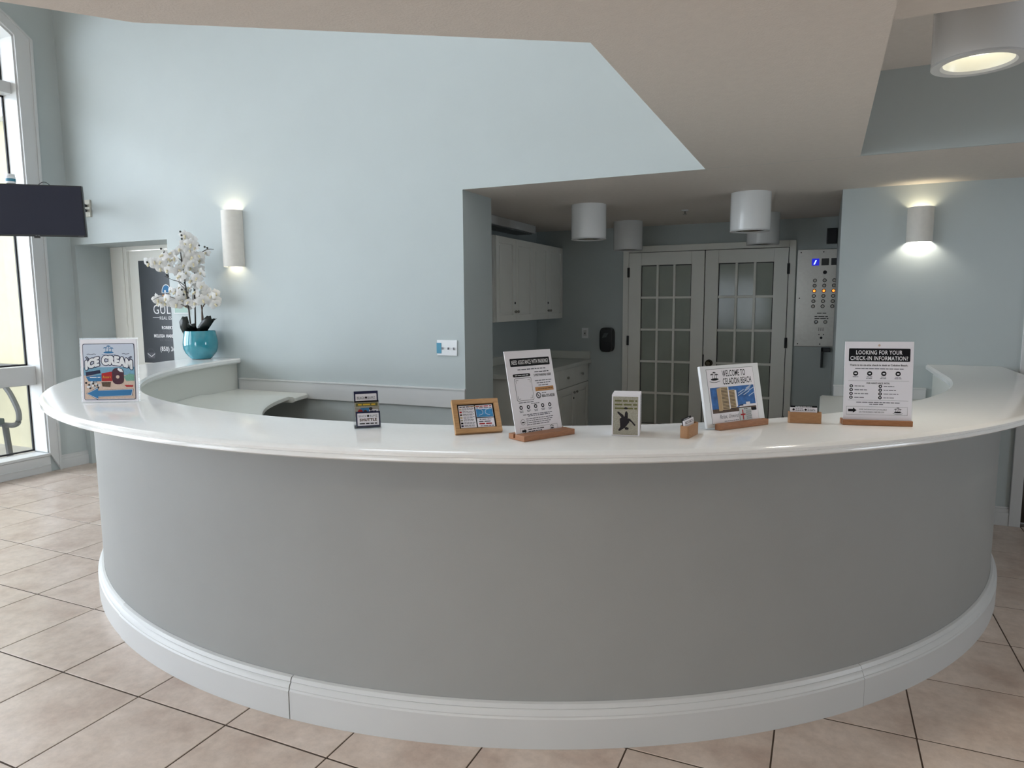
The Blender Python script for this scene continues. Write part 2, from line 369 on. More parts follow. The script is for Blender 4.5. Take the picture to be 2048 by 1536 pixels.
G().box(-.05, .05, 0, .06, 0, D).box(-.05, .05, W-.06, W, 0, D).box(-.05, .05, .06, W-.06, 0, .06).box(-.05, .05, .06, W-.06, D-.06, D).box(-.04, .04, W/2-.02, W/2+.02, .06, D-.06).build('frame', TRIM, we, .004)
for a, b in ((.06, W/2-.02), (W/2+.02, W-.06)): G().box(-.003, .003, a, b, .06, D-.06).build('pane', GLASS, we)
al = bpy.data.lights.new('window_portal', 'AREA'); al.shape = 'RECTANGLE'; al.size = D; al.size_y = W; al.cycles.is_portal = True
ao = bpy.data.objects.new('window_portal', al); COL.objects.link(ao); ao.location = (XR+.22, (RW[0]+RW[1])/2, (RW[2]+RW[3])/2); ao.rotation_euler = (0, PI/2, 0)
FW = [(-3.2, -1.5)]
g = G().box(XL-.2, FW[0][0], YN-.2, YN, -.1, HT).box(FW[-1][1], XR+.2, YN-.2, YN, -.1, HT).box(FW[0][0], FW[-1][1], YN-.2, YN, 2.2, HT)
for a, b in zip(FW[:-1], FW[1:]): g.box(a[1], b[0], YN-.2, YN, 0, 2.2)
struct(g.build('wall_front', PAINT))
for n, (a, b) in enumerate(FW):          # glazed entrance behind the camera
    we = sempty('window_%d' % (n+4), (a, YN-.1, 0)); W = b-a
    G().box(0, .06, -.05, .05, 0, 2.2).box(W-.06, W, -.05, .05, 0, 2.2).box(.06, W-.06, -.05, .05, 2.12, 2.2).box(.06, W-.06, -.05, .05, 0, .12).box(.06, W-.06, -.03, .03, .95, 1.02).build('frame', TRIM, we, .004)
    G().box(.06, W-.06, -.004, .004, .12, .95).build('pane', GLASS, we); G().box(.06, W-.06, -.004, .004, 1.02, 2.12).build('pane', GLASS, we)
    al = bpy.data.lights.new('window_portal', 'AREA'); al.shape = 'RECTANGLE'; al.size = W; al.size_y = 2.1; al.cycles.is_portal = True
    ao = bpy.data.objects.new('window_portal', al); COL.objects.link(ao); ao.location = ((a+b)/2, YN-.22, 1.1); ao.rotation_euler = (PI/2, 0, PI)

# ---- ceilings
CM = .14      # edge of the raised bay on the right
g = G().prism([(-.68, YB), (-.68, 2.094), (-1.781, 1.405), (-1.97, 1.168), (-3.2, -.4), (-4.0, -2.8), (-4.0, YN), (CM, YN), (CM, YB)], HC, HT)
g.box(OX, CM, YB+.0045, YB+.45, HC, HC+.1).box(-2.945, .08, YB+.45, YF, HC, HC+.1).box(.08, CM, YB+.45, YS, HC, HC+.1).box(CM, XR, YB, YS, HC, HC+.1)
g.box(CM, XR, YN, 2.53, 2.38, 2.8)
struct(g.build('ceiling', CEIL))
struct(G().box(CM, XR, 2.53, YB, 2.73, 2.83).build('ceiling_bay', CEIL))
struct(G().box(CM, XR, YB-.012, YB, HC, 2.73).build('wall_bay', PAINT))
K0, K1, K2, K3 = -3.4, -1.8, 1.9, 2.9      # unseen skylight added to light the counter from above
struct(G().box(XL-.2, K0, YN-.2, YF+.15, HT, HT+.1).box(K1, XR+.2, YN-.2, YF+.15, HT, HT+.1).box(K0, K1, YN-.2, K2, HT, HT+.1).box(K0, K1, K3, YF+.15, HT, HT+.1).build('ceiling_hall', CEIL))
we = sempty('window_7', (K0, K2, HT+.1)); W, D = K1-K0, K3-K2
G().box(0, .06, 0, D, 0, .1).box(W-.06, W, 0, D, 0, .1).box(.06, W-.06, 0, .06, 0, .1).box(.06, W-.06, D-.06, D, 0, .1).build('frame', TRIM, we, .004); G().box(.06, W-.06, .06, D-.06, .05, .056).build('pane', mat('opal_acrylic', (235, 238, 240), .5) if 0 else GLASS, we)
al = bpy.data.lights.new('window_portal', 'AREA'); al.shape = 'RECTANGLE'; al.size = W; al.size_y = D; al.cycles.is_portal = True
ao = bpy.data.objects.new('window_portal', al); COL.objects.link(ao); ao.location = ((K0+K1)/2, (K2+K3)/2, HT+.25)

# ---- baseboards and wall trims
def bboard(g, x0, x1, y0, y1, h=.13, t=.016):       # follows a straight wall
    if x1-x0 > y1-y0: g.box(x0, x1, y1-t, y1, 0, h*.7).box(x0, x1, y1-t*.75, y1, h*.7, h*.9).box(x0, x1, y1-t*.45, y1, h*.9, h)
    else: g.box(x0, x0+t, y0, y1, 0, h*.7).box(x0, x0+t*.75, y0, y1, h*.7, h*.9).box(x0, x0+t*.45, y0, y1, h*.9, h)
g = G(); bboard(g, XL, XL+.01, 4.03, YB); struct(g.build('baseboard_left', TRIM, bevel=.002))
g = G(); bboard(g, 1.0, 1.187, YS-.01, YS); struct(g.build('baseboard_right', TRIM, bevel=.002))
g = G().box(-4.45, OX+.004, YB-.02, YB, .776, .905).box(-4.45, OX+.008, YB-.026, YB, .905, .917)
struct(g.build('trim_1', TRIM, bevel=.003))
g = G().box(.081, .66, YS-.02, YS, .835, .905).box(.076, .66, YS-.026, YS, .905, .917)
struct(g.build('trim_2', TRIM, bevel=.003))

# ---- door 1: office door in the recess, with its poster
d1 = sempty('door_1', (DX0, 4.661, 0))
def PD(g_, name, m, bevel=0, par=None):
    o = g_.build(name, m, par or d1, bevel)
    if par is None: o.matrix_parent_inverse = Matrix.Translation((-DX0, -4.661, 0))
    return o
PD(G().box(DX0, -6.21, 4.645, 4.72, 0, DZ).box(-6.21, DX1, 4.645, 4.72, 2.055, DZ), 'casing', DOORW, .004)
PD(G().box(-6.40, -6.25, 4.632, 4.645, 0, 2.09), 'casing_face', DOORW, .004)
leaf = PD(G().box(-6.205, DX1, 4.668, 4.71, .01, 2.05), 'door_leaf', DOORW, .003)
W, Hh = .62, .984
pst = PD(G().box(0, W, 0, .006, 0, Hh), 'poster', mat('poster_grey', (66, 70, 76), .35, noise=.1, nscale=6))
pst.location = (-6.07, 4.661, .968); pst.matrix_parent_inverse = Matrix.Translation((-DX0, -4.661, 0))
p = Print()
p.disc(.36, .68, .062, INKW, 1, ry=.075); p.disc(.36, .68, .054, BLUEP, 2, ry=.067); p.rect(.30, .42, .60, .672, MATS['poster_grey'], 3); p.disc(.345, .69, .012, INKW, 3)
p.rect(.302, .418, .672, .677, INKW, 4); p.poly([(.305, .655), (.36, .662), (.41, .65), (.41, .64), (.305, .64)], ORNG, 4)
p.text('GULF B', .17, .475, .125, INKW, width=.40, align='LEFT'); p.rect(.155, .245, .437, .441, INKW, 2); p.text('REAL ESTATE', .25, .42, .045, INKW, width=.27, align='LEFT')
p.text('ROBERT RU', .27, .33, .042, INKW, bold=.0012, width=.22, align='LEFT'); p.text('LIC. REAL ESTATE', .22, .295, .03, INKG, width=.25, align='LEFT')
p.text('MELISSA HARBOU', .155, .25, .042, INKW, bold=.0012, width=.33, align='LEFT'); p.text('LIC. REAL ESTATE', .235, .215, .03, INKG, width=.25, align='LEFT')
p.text('(850) 366-', .23, .12, .06, INKW, bold=.0012, width=.25, align='LEFT')
p.poly([(.04, .10), (.16, .10), (.145, .045), (.06, .045)], INKG, 1); p.line([(.05, .1), (.07, .135), (.12, .135), (.15, .1)], .004, INKG, 1); p.line([(.05, .09), (.1, .06), (.15, .09)], .006, INKW, 2)
p.build(pst)

# ---- door 2: french doors on the far wall
d2 = sempty('door_2', (-1.11, YF, 0))
def PF(g_, name, m, bevel=0, par=None):
    o = g_.build(name, m, par or d2, bevel)
    if par is None: o.matrix_parent_inverse = Matrix.Translation((1.11, -YF, 0))
    return o
PF(G().box(-1.955, -1.893, YF-.03, YF, 0, 2.10).box(-.333, -.271, YF-.03, YF, 0, 2.10).box(-1.893, -.333, YF-.03, YF, 2.036, 2.10), 'casing', DOORW, .005)
PF(G().box(-1.895, -.331, YF-.006, YF, .0, 2.038), 'shadow_gap', DARK)
PANE = mat('door_pane', (166, 172, 162), .1, spec=.2, noise=.1, nscale=4)
for k, (xa, xb) in enumerate(((-1.888, -1.117), (-1.109, -.338))):
    st = .118; rl = .13; g = G()
    gx0, gx1, gz0, gz1 = xa+st+.01, xb-st-.01, .24, 1.90
    g.box(xa, gx0, YF-.042, YF-.006, .012, 2.03).box(gx1, xb, YF-.042, YF-.006, .012, 2.03).box(gx0, gx1, YF-.042, YF-.006, gz1, 2.03).box(gx0, gx1, YF-.042, YF-.006, .012, gz0)
    lf = PF(g, 'door_leaf', DOORW, .003)
    nw, nh = (gx1-gx0)/3, (gz1-gz0)/5
    for i in (1, 2): PF(G().box(gx0+nw*i-.012, gx0+nw*i+.012, YF-.038, YF-.01, gz0, gz1), 'muntin', DOORW, .004, lf)
    for j in (1, 2, 3, 4): PF(G().box(gx0, gx1, YF-.037, YF-.01, gz0+nh*j-.012, gz0+nh*j+.012), 'muntin', DOORW, .004, lf)
    for i in range(3):
        for j in range(5):
            a = .004*math.sin(i*2.1+j*1.3+k)
            PF(G().add([(gx0+nw*i+.008, YF-.018+a*.4, gz0+nh*j+.008), (gx0+nw*(i+1)-.008, YF-.018-a*.4, gz0+nh*j+.008), (gx0+nw*(i+1)-.008, YF-.018-a*.2, gz0+nh*(j+1)-.008), (gx0+nw*i+.008, YF-.018+a*.6, gz0+nh*(j+1)-.008),
                        (gx0+nw*i+.008, YF-.012, gz0+nh*j+.008), (gx0+nw*(i+1)-.008, YF-.012, gz0+nh*j+.008), (gx0+nw*(i+1)-.008, YF-.012, gz0+nh*(j+1)-.008), (gx0+nw*i+.008, YF-.012, gz0+nh*(j+1)-.008)],
                       [(0, 1, 2, 3), (4, 7, 6, 5), (0, 4, 5, 1), (1, 5, 6, 2), (2, 6, 7, 3), (3, 7, 4, 0)]), 'pane', PANE, 0, lf)
    hx = xa-.004 if k == 0 else xb+.004
    for z in (.35, 1.12, 1.83): PF(G().box(hx-.012, hx+.012, YF-.05, YF-.03, z-.05, z+.05), 'hinge', DARK, .003, lf)
    if k:
        kn = G().tube([(xa+.06, YF-.042, .905), (xa+.06, YF-.075, .905)], .012, 12); kn.tube([(xa+.06, YF-.075, .905), (xa+.06, YF-.085, .905), (xa+.06, YF-.10, .905), (xa+.06, YF-.112, .905)], [.018, .033, .033, .02], 16)
        kn.tube([(xa+.06, YF-.042, .905), (xa+.06, YF-.05, .905)], .036, 18)
        PF(kn, 'knob', mat('old_brass', (70, 64, 52), .3, metal=1), 0, lf); PF(G().box(xa-.006, xa+.006, YF-.052, YF-.04, .86, .99), 'strike_plate', DARK, .002, lf)

# ---- door 3: dark doorway at the right end of the lamp wall
d3 = sempty('door_3', (1.187, YS, 0))
for g_, n_, m_ in ((G().box(0, .066, -.02, .15, 0, 2.14).box(.066, .9, -.02, .15, 2.08, 2.14), 'casing', TRIM), (G().box(.066, .96, .09, .13, .005, 2.08), 'door_leaf', mat('dark_stain', (52, 40, 30), .4, noise=.2, nscale=20))): g_.build(n_, m_, d3, .004)

# ---- outside the window
struct(G().box(-16, 14, -24, -8, -.12, -.02).box(XL-.2, 14, -8, YN-.2, -.12, -.02).build('driveway_ground', mat('concrete', (176, 172, 164), .9, noise=.15, nscale=5)))
struct(G().box(-16, XL-.2, -8, 4.6, -.12, -.02).build('patio_ground', mat('concrete', (176, 172, 164), .9, noise=.15, nscale=5)))
ye = G().box(-14, XL-.2, 4.62, 4.8, -.05, 3.45).build('exterior_wall', mat('yellow_stucco', (186, 178, 150), .9, noise=.06, nscale=10, bump=.2, bscale=60))
tag(ye, 'pale yellow stucco wall outside the tall window', 'wall')
struct(G().box(-14, XL-.2, 4.5, 4.9, 3.45, 3.7).build('trim_3', TRIM, bevel=.01))
struct(G().box(-9.6, XL-.2, -9, 6, 4.7, 4.95).build('porch_roof', CEIL))  # unseen overhang added to block high sky above the left windows

# =================================================================== RECEPTION DESK
def asr(R): return PI+math.asin(min(1, (CY-YB+.002)/R))
def ring(prof, n=96, a0=None, a1=None, straight=True, ye=YS-.002):
    """sweep a closed (radius, height) outline round the desk's arc, then straight to the lamp wall"""
    g = G(); st = []
    for i in range(n+1): st.append(i/n)
    if straight: st += ['y']
    vv = []
    for s_ in st:
        for R, z in prof:
            lo = asr(R) if a0 is None else max(a0, asr(R)); hi = 2*PI if a1 is None else a1
            if s_ == 'y': vv.append((CX+R, ye, z))
            else:
                a = lo+(hi-lo)*s_; vv.append((CX+R*math.cos(a), CY+R*math.sin(a), z))
    m = len(prof); fs = [(i*m+q, (i+1)*m+q, (i+1)*m+(q+1) % m, i*m+(q+1) % m) for i in range(len(st)-1) for q in range(m)]
    fs += [tuple(range(m))[::-1], tuple(range((len(st)-1)*m, len(st)*m))]
    return g.add(vv, fs)
RO, RI, ZT = 3.006, 2.555, 1.08
ct = ring([(RI+.012, ZT), (RO-.02, ZT), (RO-.008, ZT-.003), (RO, ZT-.011), (RO, ZT-.019), (RO-.006, ZT-.022), (RO-.003, ZT-.027), (RO-.003, ZT-.035), (RO-.012, ZT-.041), (RI+.01, ZT-.041), (RI, ZT-.031), (RI, ZT-.01)], 128).build('counter_top', SOLID)
tag(ct, 'white polished curved counter top of the round reception desk', 'counter top')
desk = thing('reception_desk', 'large round grey painted reception desk base with white baseboard', 'reception desk', (CX, CY-2.78, 0))
inv = Matrix.Translation((-CX, -(CY-2.78), 0))
def PK(g_, name, m, bevel=0, **k):
    o = g_.build(name, m, desk, bevel, **k); o.matrix_parent_inverse = inv; return o
PK(ring([(2.785, .002), (2.785, 1.038), (2.70, 1.038), (2.70, .002)], 128), 'front_panel', DESKP)
PK(ring([(2.70, .002), (2.70, 1.038), (2.60, 1.038), (2.60, .002)], 96), 'inner_panel', LAMI)
BB = [(2.786, .0), (2.816, .0), (2.816, .108), (2.811, .114), (2.812, .118), (2.806, .132), (2.800, .136), (2.803, .14), (2.796, .153), (2.786, .156)]
js = [asr(2.8)+.0, math.radians(249.25), math.radians(273.37), math.radians(318.15), 2*PI]
for k in range(4):
    off = (.0, .003, .0015, .0)[k]
    PK(ring([(r+(off if i not in (0, 9) else 0), z) for i, (r, z) in enumerate(BB)], 40, js[k]+.0006, js[k+1]-.0006, straight=(k == 3)), 'baseboard', TRIM)
# lower worktops behind the counter
ca = PI+.315
o = ring([(2.598, .776), (2.598, .82), (1.87, .82), (1.855, .81), (1.855, .786), (1.87, .776)], 24, None, ca, False).build('desk_worktop', LAMI)
tag(o, 'cream lower worktop at the left inside the desk, meeting the wall', 'worktop', 'lower worktops inside the desk')
o = ring([(2.598, .79), (2.598, .834), (1.912, .834), (1.897, .824), (1.897, .80), (1.912, .79)], 80, ca+.002, None, True).build('desk_worktop', LAMI)
tag(o, 'white lower worktop following the front curve inside the desk', 'worktop', 'lower worktops inside the desk')

# =================================================================== CABINETS IN THE ALCOVE
uc = thing('wall_cabinet', 'white four-door wall cabinet hanging in the alcove', 'cabinet', (-2.94, 5.5, 1.352))
UZ = .762
G().box(0, .282, 0, 1.69, 0, UZ).build('body', DOORW, uc, .003)
def panel_door(g, x, y0, y1, z0, z1, fr=.06):       # raised-panel front facing +x
    g.box(x, x+.006, y0, y1, z0, z1)
    g.box(x+.006, x+.022, y0, y0+fr, z0, z1).box(x+.006, x+.022, y1-fr, y1, z0, z1).box(x+.006, x+.022, y0+fr, y1-fr, z0, z0+fr).box(x+.006, x+.022, y0+fr, y1-fr, z1-fr, z1)
    g.box(x+.006, x+.018, y0+fr+.02, y1-fr-.02, z0+fr+.02, z1-fr-.02)
for k in range(4):
    y0 = .004+k*.4215; g = G(); panel_door(g, .283, y0, y0+.418, .004, UZ-.004); d = g.build('door', DOORW, uc, .005)
    ky = y0+.39 if k % 2 == 0 else y0+.028
    kg = G().tube([(.303, ky, .09), (.318, ky, .09), (.326, ky, .09)], [.006, .014, .01], 10); kg.build('knob', CHROME, d)
    if k % 2 == 0: G().tube([(.303, ky+.005, .17), (.309, ky+.005, .17)], .011, 10).build('lock', DARK, d)
bc = thing('base_cabinet', 'white base cabinet with drawers and doors under the alcove worktop', 'cabinet', (-2.94, 5.38, 0))
G().box(0, .58, 0, 1.815, .1, .868).build('body', DOORW, bc, .003); G().box(0, .52, .02, 1.815, 0, .1).build('toe_kick', DARK, bc)
for k in range(4):
    y0 = .004+k*.4535; g = G(); panel_door(g, .581, y0, y0+.45, .105, .668); d = g.build('door', DOORW, bc, .005)
    ky = y0+.41 if k % 2 == 0 else y0+.04
    G().tube([(.601, ky, .60), (.616, ky, .60), (.624, ky, .60)], [.006, .014, .01], 10).build('knob', CHROME, d)
    if k % 2 == 0: G().tube([(.601, ky+.005, .54), (.607, ky+.005, .54)], .011, 10).build('lock', DARK, d)
    d = G().box(.581, .601, y0, y0+.45, .675, .86).build('drawer', DOORW, bc, .004)
    G().tube([(.601, y0+.225, .77), (.616, y0+.225, .77), (.624, y0+.225, .77)], [.006, .014, .01], 10).build('knob', CHROME, d)
wt = thing('alcove_worktop', 'pale worktop with low backsplash along the alcove wall', 'worktop', (-2.944, 5.34, .869))
G().box(0, .64, 0, 1.858, 0, .04).build('slab', LAMI, wt, .006)
G().box(0, .02, 0, 1.858, .041, .125).build('backsplash', LAMI, wt, .003); G().box(.021, .63, 1.838, 1.858, .041, .125).build('backsplash', LAMI, wt, .003)
cup = thing('napkin_box', 'small white box on the alcove worktop behind the parking sign', 'box', (-2.70, 6.25, .911), .1)
G().box(-.055, .055, -.06, .06, 0, .085).build('carton', WHITEP, cup, .006); G().box(-.058, .058, -.063, .063, .085, .105).build('lid', PAPER, cup, .004)
fx = thing('ceiling_light', 'unlit long boxed light fixture on the alcove ceiling above cabinets', 'light fixture', (-2.93, 5.2, 2.222))
G().box(0, .215, 0, 1.38, .0, .078).build('housing', TRIM, fx, .006); G().box(.0, .222, 1.37, 1.39, -.002, .074).build('end_cap', WHITEP, fx, .003); G().box(.02, .195, .02, 1.36, -.012, -.001).build('diffuser', mat('lens_grey', (120, 122, 122), .3), fx, .004)

# ---- wall things in the alcove
ds = thing('soap_dispenser', 'black soap dispenser on the far wall beside french doors', 'dispenser', (-2.115, YF, 1.125))
pts = [(.074*math.copysign(abs(math.cos(a))**.45, math.cos(a)), .13*math.copysign(abs(math.sin(a))**.5, math.sin(a))) for a in [2*PI*i/36 for i in range(36)]]
G().prism(pts, -.1, -.001, 'y').build('body', BLACK, ds, .012); G().prism([(-.045, .02), (.005, .03), (.03, .075), (-.02, .07)], -.104, -.101, 'y').build('window', mat('smoke_grey', (92, 96, 96), .15), ds); G().box(-.05, .05, -.108, -.101, -.12, -.03).build('push_plate', DARK, ds, .004)
ot = thing('wall_outlet', 'pale wall outlet plate on the far wall above worktop', 'outlet', (-2.378, YF, 1.192))
G().box(-.037, .037, -.008, -.0005, -.057, .057).build('plate', WHITEP, ot, .003); G().box(-.017, .017, -.012, -.008, -.033, .033).build('receptacle', TRIM, ot, .003); G().box(-.005, .005, -.0135, -.012, -.012, .004).build('slot', DARK, ot)
# elevator panel
ep = thing('elevator_panel', 'stainless steel elevator status panel with lit buttons beside french doors', 'control panel', (-.258, YF, 1.088))
G().box(0, .42, -.02, -.0005, 0, .917).build('face_plate', STEEL, ep, .004)
SCR = mat('display_blue', (18, 22, 120), .2, emit=(30, 40, 255), estr=.5)
for k in range(3):
    x = .158+k*.083; s = G().box(x-.032, x+.032, -.024, -.021, .765, .83).build('display', SCR if k == 0 else BLACK, ep, .002)
    if k == 0:
        q = Print(); q.text('1', x-.003, .778, .05, mat('display_white', (200, 210, 255), .4, emit=(170, 190, 255), estr=2.0), bold=.003, italic=.4)
        q.build(s)
        for c_ in s.children: c_.location = (0, -.0242, 0)
BTN = mat('button_lit', (255, 140, 50), .4, emit=(255, 130, 40), estr=2.2); BTD = mat('button_dim', (150, 146, 138), .35, metal=.6)
def button(x, z, m):
    b = G().lathe([(.0115, .0), (.0175, .0), (.0175, .006), (.0115, .006)], 14, closed=True).build('button', DARK, ep)
    b.rotation_euler = (PI/2, 0, 0); b.location = (x, -.0205, z)
    l = G().lathe([(.00001, .004), (.0112, .004), (.0112, .0)], 14).build('lens', m, b)
for k in range(3):
    for j in range(6): button(.160+k*.083-j*.0015, .625-j*.0485, BTN if j == 2 else BTD)
button(.243, .70, DARK); button(.185, .235, MATS['ink_white']); button(.265, .235, BTD)
q = Print()
for k, (a, b_, z) in enumerate(((.19, .27, .318), (.17, .29, .287), (.17, .29, .268))): q.words(a, b_, z, .012, INK, 1, k)
for dx in (-.03, 0, .03):
    for dz in (-.02, 0, .02): q.disc(.23+dx*.6, .165+dz*.6, .004, INK, 1, 8)
q.disc(.235, .085, .012, INK, 1); q.disc(.215, .115, .005, INK, 1); q.disc(.255, .115, .005, INK, 1)
for x, z in ((.03, .025), (.225, .025), (.40, .025), (.03, .89), (.225, .89), (.03, .46)): q.disc(x, z, .006, INK, 1, 10)
fp = [c for c in ep.children if c.name.startswith('face_plate')][0]; q.build(fp)
for c_ in fp.children: c_.location = (0, -.0203, 0)
bk = thing('wall_speaker', 'small black box high on the far wall above the elevator panel', 'speaker', (.035, YF, 2.118))
G().box(-.05, .04, -.10, -.001, -.07, .07).build('cabinet', BLACK, bk, .006); G().box(-.044, .034, -.104, -.101, -.062, .062).build('grille', DARK, bk, .002)
ph = thing('wall_bracket', 'black angled bracket on the far wall below the elevator panel', 'bracket', (-.02, YF, 1.02))
G().box(0, .08, -.06, -.001, .02, .06).build('arm', BLACK, ph, .004); G().box(0, .022, -.06, -.03, -.13, .06).build('post', BLACK, ph, .004)
# sprinkler
sp = thing('sprinkler_head', 'small white sprinkler head on the alcove ceiling', 'sprinkler', (-1.124, 6.086, HC))
G().lathe([(.0001, 0), (.03, 0), (.03, -.006), (.012, -.012), (.0001, -.012)], 16).build('escutcheon', TRIM, sp); G().tube([(0, 0, -.012), (0, 0, -.035)], .006, 8).tube([(0, 0, -.035), (0, 0, -.038)], .016, 10).build('deflector', CHROME, sp)

# ---- cylinder lights
LMP = mat('lamp_dark', (120, 118, 110), .2, metal=.8)
def cyl_light(x, y, zt, zb, label, lit=False, group='white cylinder ceiling lights', en=14):
    t = thing('cylinder_light', label, 'ceiling light', (x, y, zb), 0, group); h = zt-zb
    G().lathe([(.134, 0), (.14, .004), (.14, h), (.0001, h)], 40).build('body', mat('light_white', (232, 233, 233), .16, spec=.5), t)
    G().lathe([(.14, .002), (.14, -.004), (.112, -.004), (.104, .004)], 40).build('trim_ring', TRIM, t)
    if lit:
        G().lathe([(.104, .004), (.088, .055)], 40).build('reflector', mat('reflector_white', (240, 240, 232), .25), t)
        G().lathe([(.0001, .05), (.088, .05), (.088, .056), (.0001, .056)], 32, closed=False).build('lamp', mat('lamp_lit', (255, 250, 228), .4, emit=(255, 248, 222), estr=2.2), t)
        light('downlight', 'SPOT', (0, 0, .04), en, (1, .92, .79), .085, t, math.radians(140), None, 1.0)
    else:
        G().lathe([(.104, .004), (.06, .1), (.0001, .11)], 40).build('reflector', LMP, t)
        G().ball((0, 0, .06), .035, 14, 8).build('lamp', mat('bulb_glass', (190, 190, 180), .1), t)
    return t
c1 = cyl_light(-1.765, 5.42, HC-.001, 2.03, 'unlit white cylinder ceiling light at the front left of the alcove')
dup(c1, (-.522, 5.37, 2.03), 'unlit white cylinder ceiling light at the front right of the alcove')
dup(c1, (-1.78, 6.70, 2.03), 'unlit white cylinder ceiling light at the back left, above the french door frame')
dup(c1, (-.535, 6.66, 2.03), 'unlit white cylinder ceiling light at the back right, partly hidden by another')
cyl_light(.44, 2.89, 2.728, 2.32, 'lit large cylinder downlight hanging in the raised ceiling bay', True, None, 24)
cyl_light(-.80, .35, HC-.001, 2.03, 'added lit cylinder downlight out of view in front of the desk, leftmost', True, 'added unseen downlights in front of the desk', 60)  # lamp added above the view to brighten counter and signs
cyl_light(.62, .55, 2.379, 2.11, 'added lit cylinder downlight out of view in front of the desk, rightmost', True, 'added unseen downlights in front of the desk', 55)  # second added lamp, lifts the signs from the right
cyl_light(1.95, 3.35, 2.728, 2.32, 'added lit cylinder downlight out of view in the ceiling bay', True, None, 14)  # extra lamp added out of view to lift the right side

# ---- wall sconces
SCM = mat('sconce_shade', (226, 222, 214), .5, noise=.04, nscale=30)
def sconce(x, y, z0, z1, hw, dep, label, eu, ed, cu, cdn):
    t = thing('wall_sconce', label, 'wall lamp', (x, y, z0), 0, 'half-round wall sconces'); h = z1-z0; n = 20
    outer = [(-hw*math.cos(PI*i/n), -dep*math.sin(PI*i/n)-.001) for i in range(n+1)]; k = .93
    inn = [(-(hw-.005)*math.cos(PI*i/n), -(dep-.005)*math.sin(PI*i/n)-.001) for i in range(n+1)]
    g = G(); m = n+1
    vv = [(*p_, 0) for p_ in outer]+[(*p_, 0) for p_ in inn]+[(*p_, h) for p_ in outer]+[(*p_, h) for p_ in inn]; fs = []
    for i in range(n): fs += [(i, i+1, 2*m+i+1, 2*m+i), (m+i+1, m+i, 3*m+i, 3*m+i+1), (i+1, i, m+i, m+i+1), (2*m+i, 2*m+i+1, 3*m+i+1, 3*m+i)]
    g.add(vv, fs).build('shade', SCM, t)
    G().box(-hw*.5, hw*.5, -.012, -.001, h*.25, h*.75).build('back_plate', WHITEP, t, .003)
    G().tube([(0, -dep*.45, h*.5-.04), (0, -dep*.45, h*.5-.03), (0, -dep*.45, h*.5+.03), (0, -dep*.45, h*.5+.04)], [.012, .022, .022, .012], 12).build('bulb', mat('bulb_lit', (255, 240, 210), .3, emit=(255, 236, 200), estr=6), t)
    light('sconce_up', 'SPOT', (0, -dep*.5, h-.05), eu, cu, .025, t, math.radians(150), (PI, 0, 0), .5)
    light('sconce_down', 'SPOT', (0, -dep*.5, .05), ed, cdn, .025, t, math.radians(150), None, .5)
sconce(-4.43, YB, 1.833, 2.284, .097, .10, 'tall narrow white sconce lit above and below, above the orchid', 2.0, 1.2, (1, .86, .62), (1, .86, .64))
sconce(.565, YS, 1.913, 2.146, .08, .09, 'short white sconce lit above and below on the right wall', 1.0, 3.6, (1, .86, .6), (1, .95, .84))

# ---- switch plate, notice, tv
sw = thing('switch_plate', 'white triple light switch plate with teal tape on its left end', 'light switch', (-2.453, YB, 1.206))
pl = G().box(-.082, .082, -.008, -.0005, -.056, .056).build('plate', WHITEP, sw, .003)
for x in (-.035, .012, .056):
    G().box(x-.004, x+.004, -.02, -.0085, -.012, .004).build('toggle', mat('toggle_grey', (150, 150, 156), .4), sw, .002)
G().box(-.084, -.045, -.011, -.0085, -.04, .036).build('tape', mat('teal_tape', (70, 148, 178), .4), sw, .002)
no = thing('wall_notice', 'small pale green framed notice on the wall behind the orchid', 'sign', (-5.085, YB, 1.513))
G().box(-.088, .088, -.012, -.0005, -.064, .064).build('frame', TRIM, no, .003); G().box(-.078, .078, -.0135, -.0122, -.054, .054).build('print', mat('sage_print', (150, 178, 166), .5), no)

TVR = Vector((-5.60, 3.83, 2.50)); az = math.radians(50); TW, THh = .78, .412
tv = thing('television', 'black flat television tilted on a wall arm in the window corner', 'television', (TVR.x, TVR.y, TVR.z), math.radians(40))
# local: x along the set (right end at 0), y away from viewer, z up; tilted forward
tp = bpy.data.objects.new('tv_body', None); bpy.data.objects.remove(tp)
body = G().box(-TW, 0, .004, .045, -THh, 0).build('body', BLACK, tv, .004)
scr = G().box(-TW+.008, -.008, 0, .0035, -THh+.016, -.008).build('screen', mat('tv_screen', (34, 36, 52), .45, spec=.3), tv, .001)
q = Print(); q.words(-TW*.45-.02, -TW*.45+.02, -THh+.008, .008, INKG); q.words(-.06, -.02, -THh+.008, .006, INKG); q.build(body)
for c_ in list(body.children): c_.location = (0, .0036, 0)
G().box(-TW*.45-.02, -TW*.45+.02, .006, .03, -THh-.012, -THh).build('sensor', BLACK, tv, .003)
cb = G().tube([(-.32+.09*i/8, .03, -.002+.028*math.sin(PI*i/8)) for i in range(9)], .0025, 6).build('cable', DARK, tv)
for c_ in (body, scr): c_.rotation_euler = (math.radians(5.5), 0, 0)
mt = tv; MI = (Matrix.Translation(TVR) @ Matrix.Rotation(math.radians(40), 4, 'Z')).inverted() @ Matrix.Translation((-6.215, YB, 2.413))
G().box(-.06, .047, -.02, -.0005, -.078, .076).build('wall_plate', mat('cream_metal', (206, 204, 192), .4), mt, .004).matrix_parent_inverse = MI
Rz = Matrix.Rotation(math.radians(40), 4, 'Z'); tgt = TVR+Rz.to_3x3() @ Vector((-.30, .065, -.2))-Vector((-6.215, YB, 2.413))
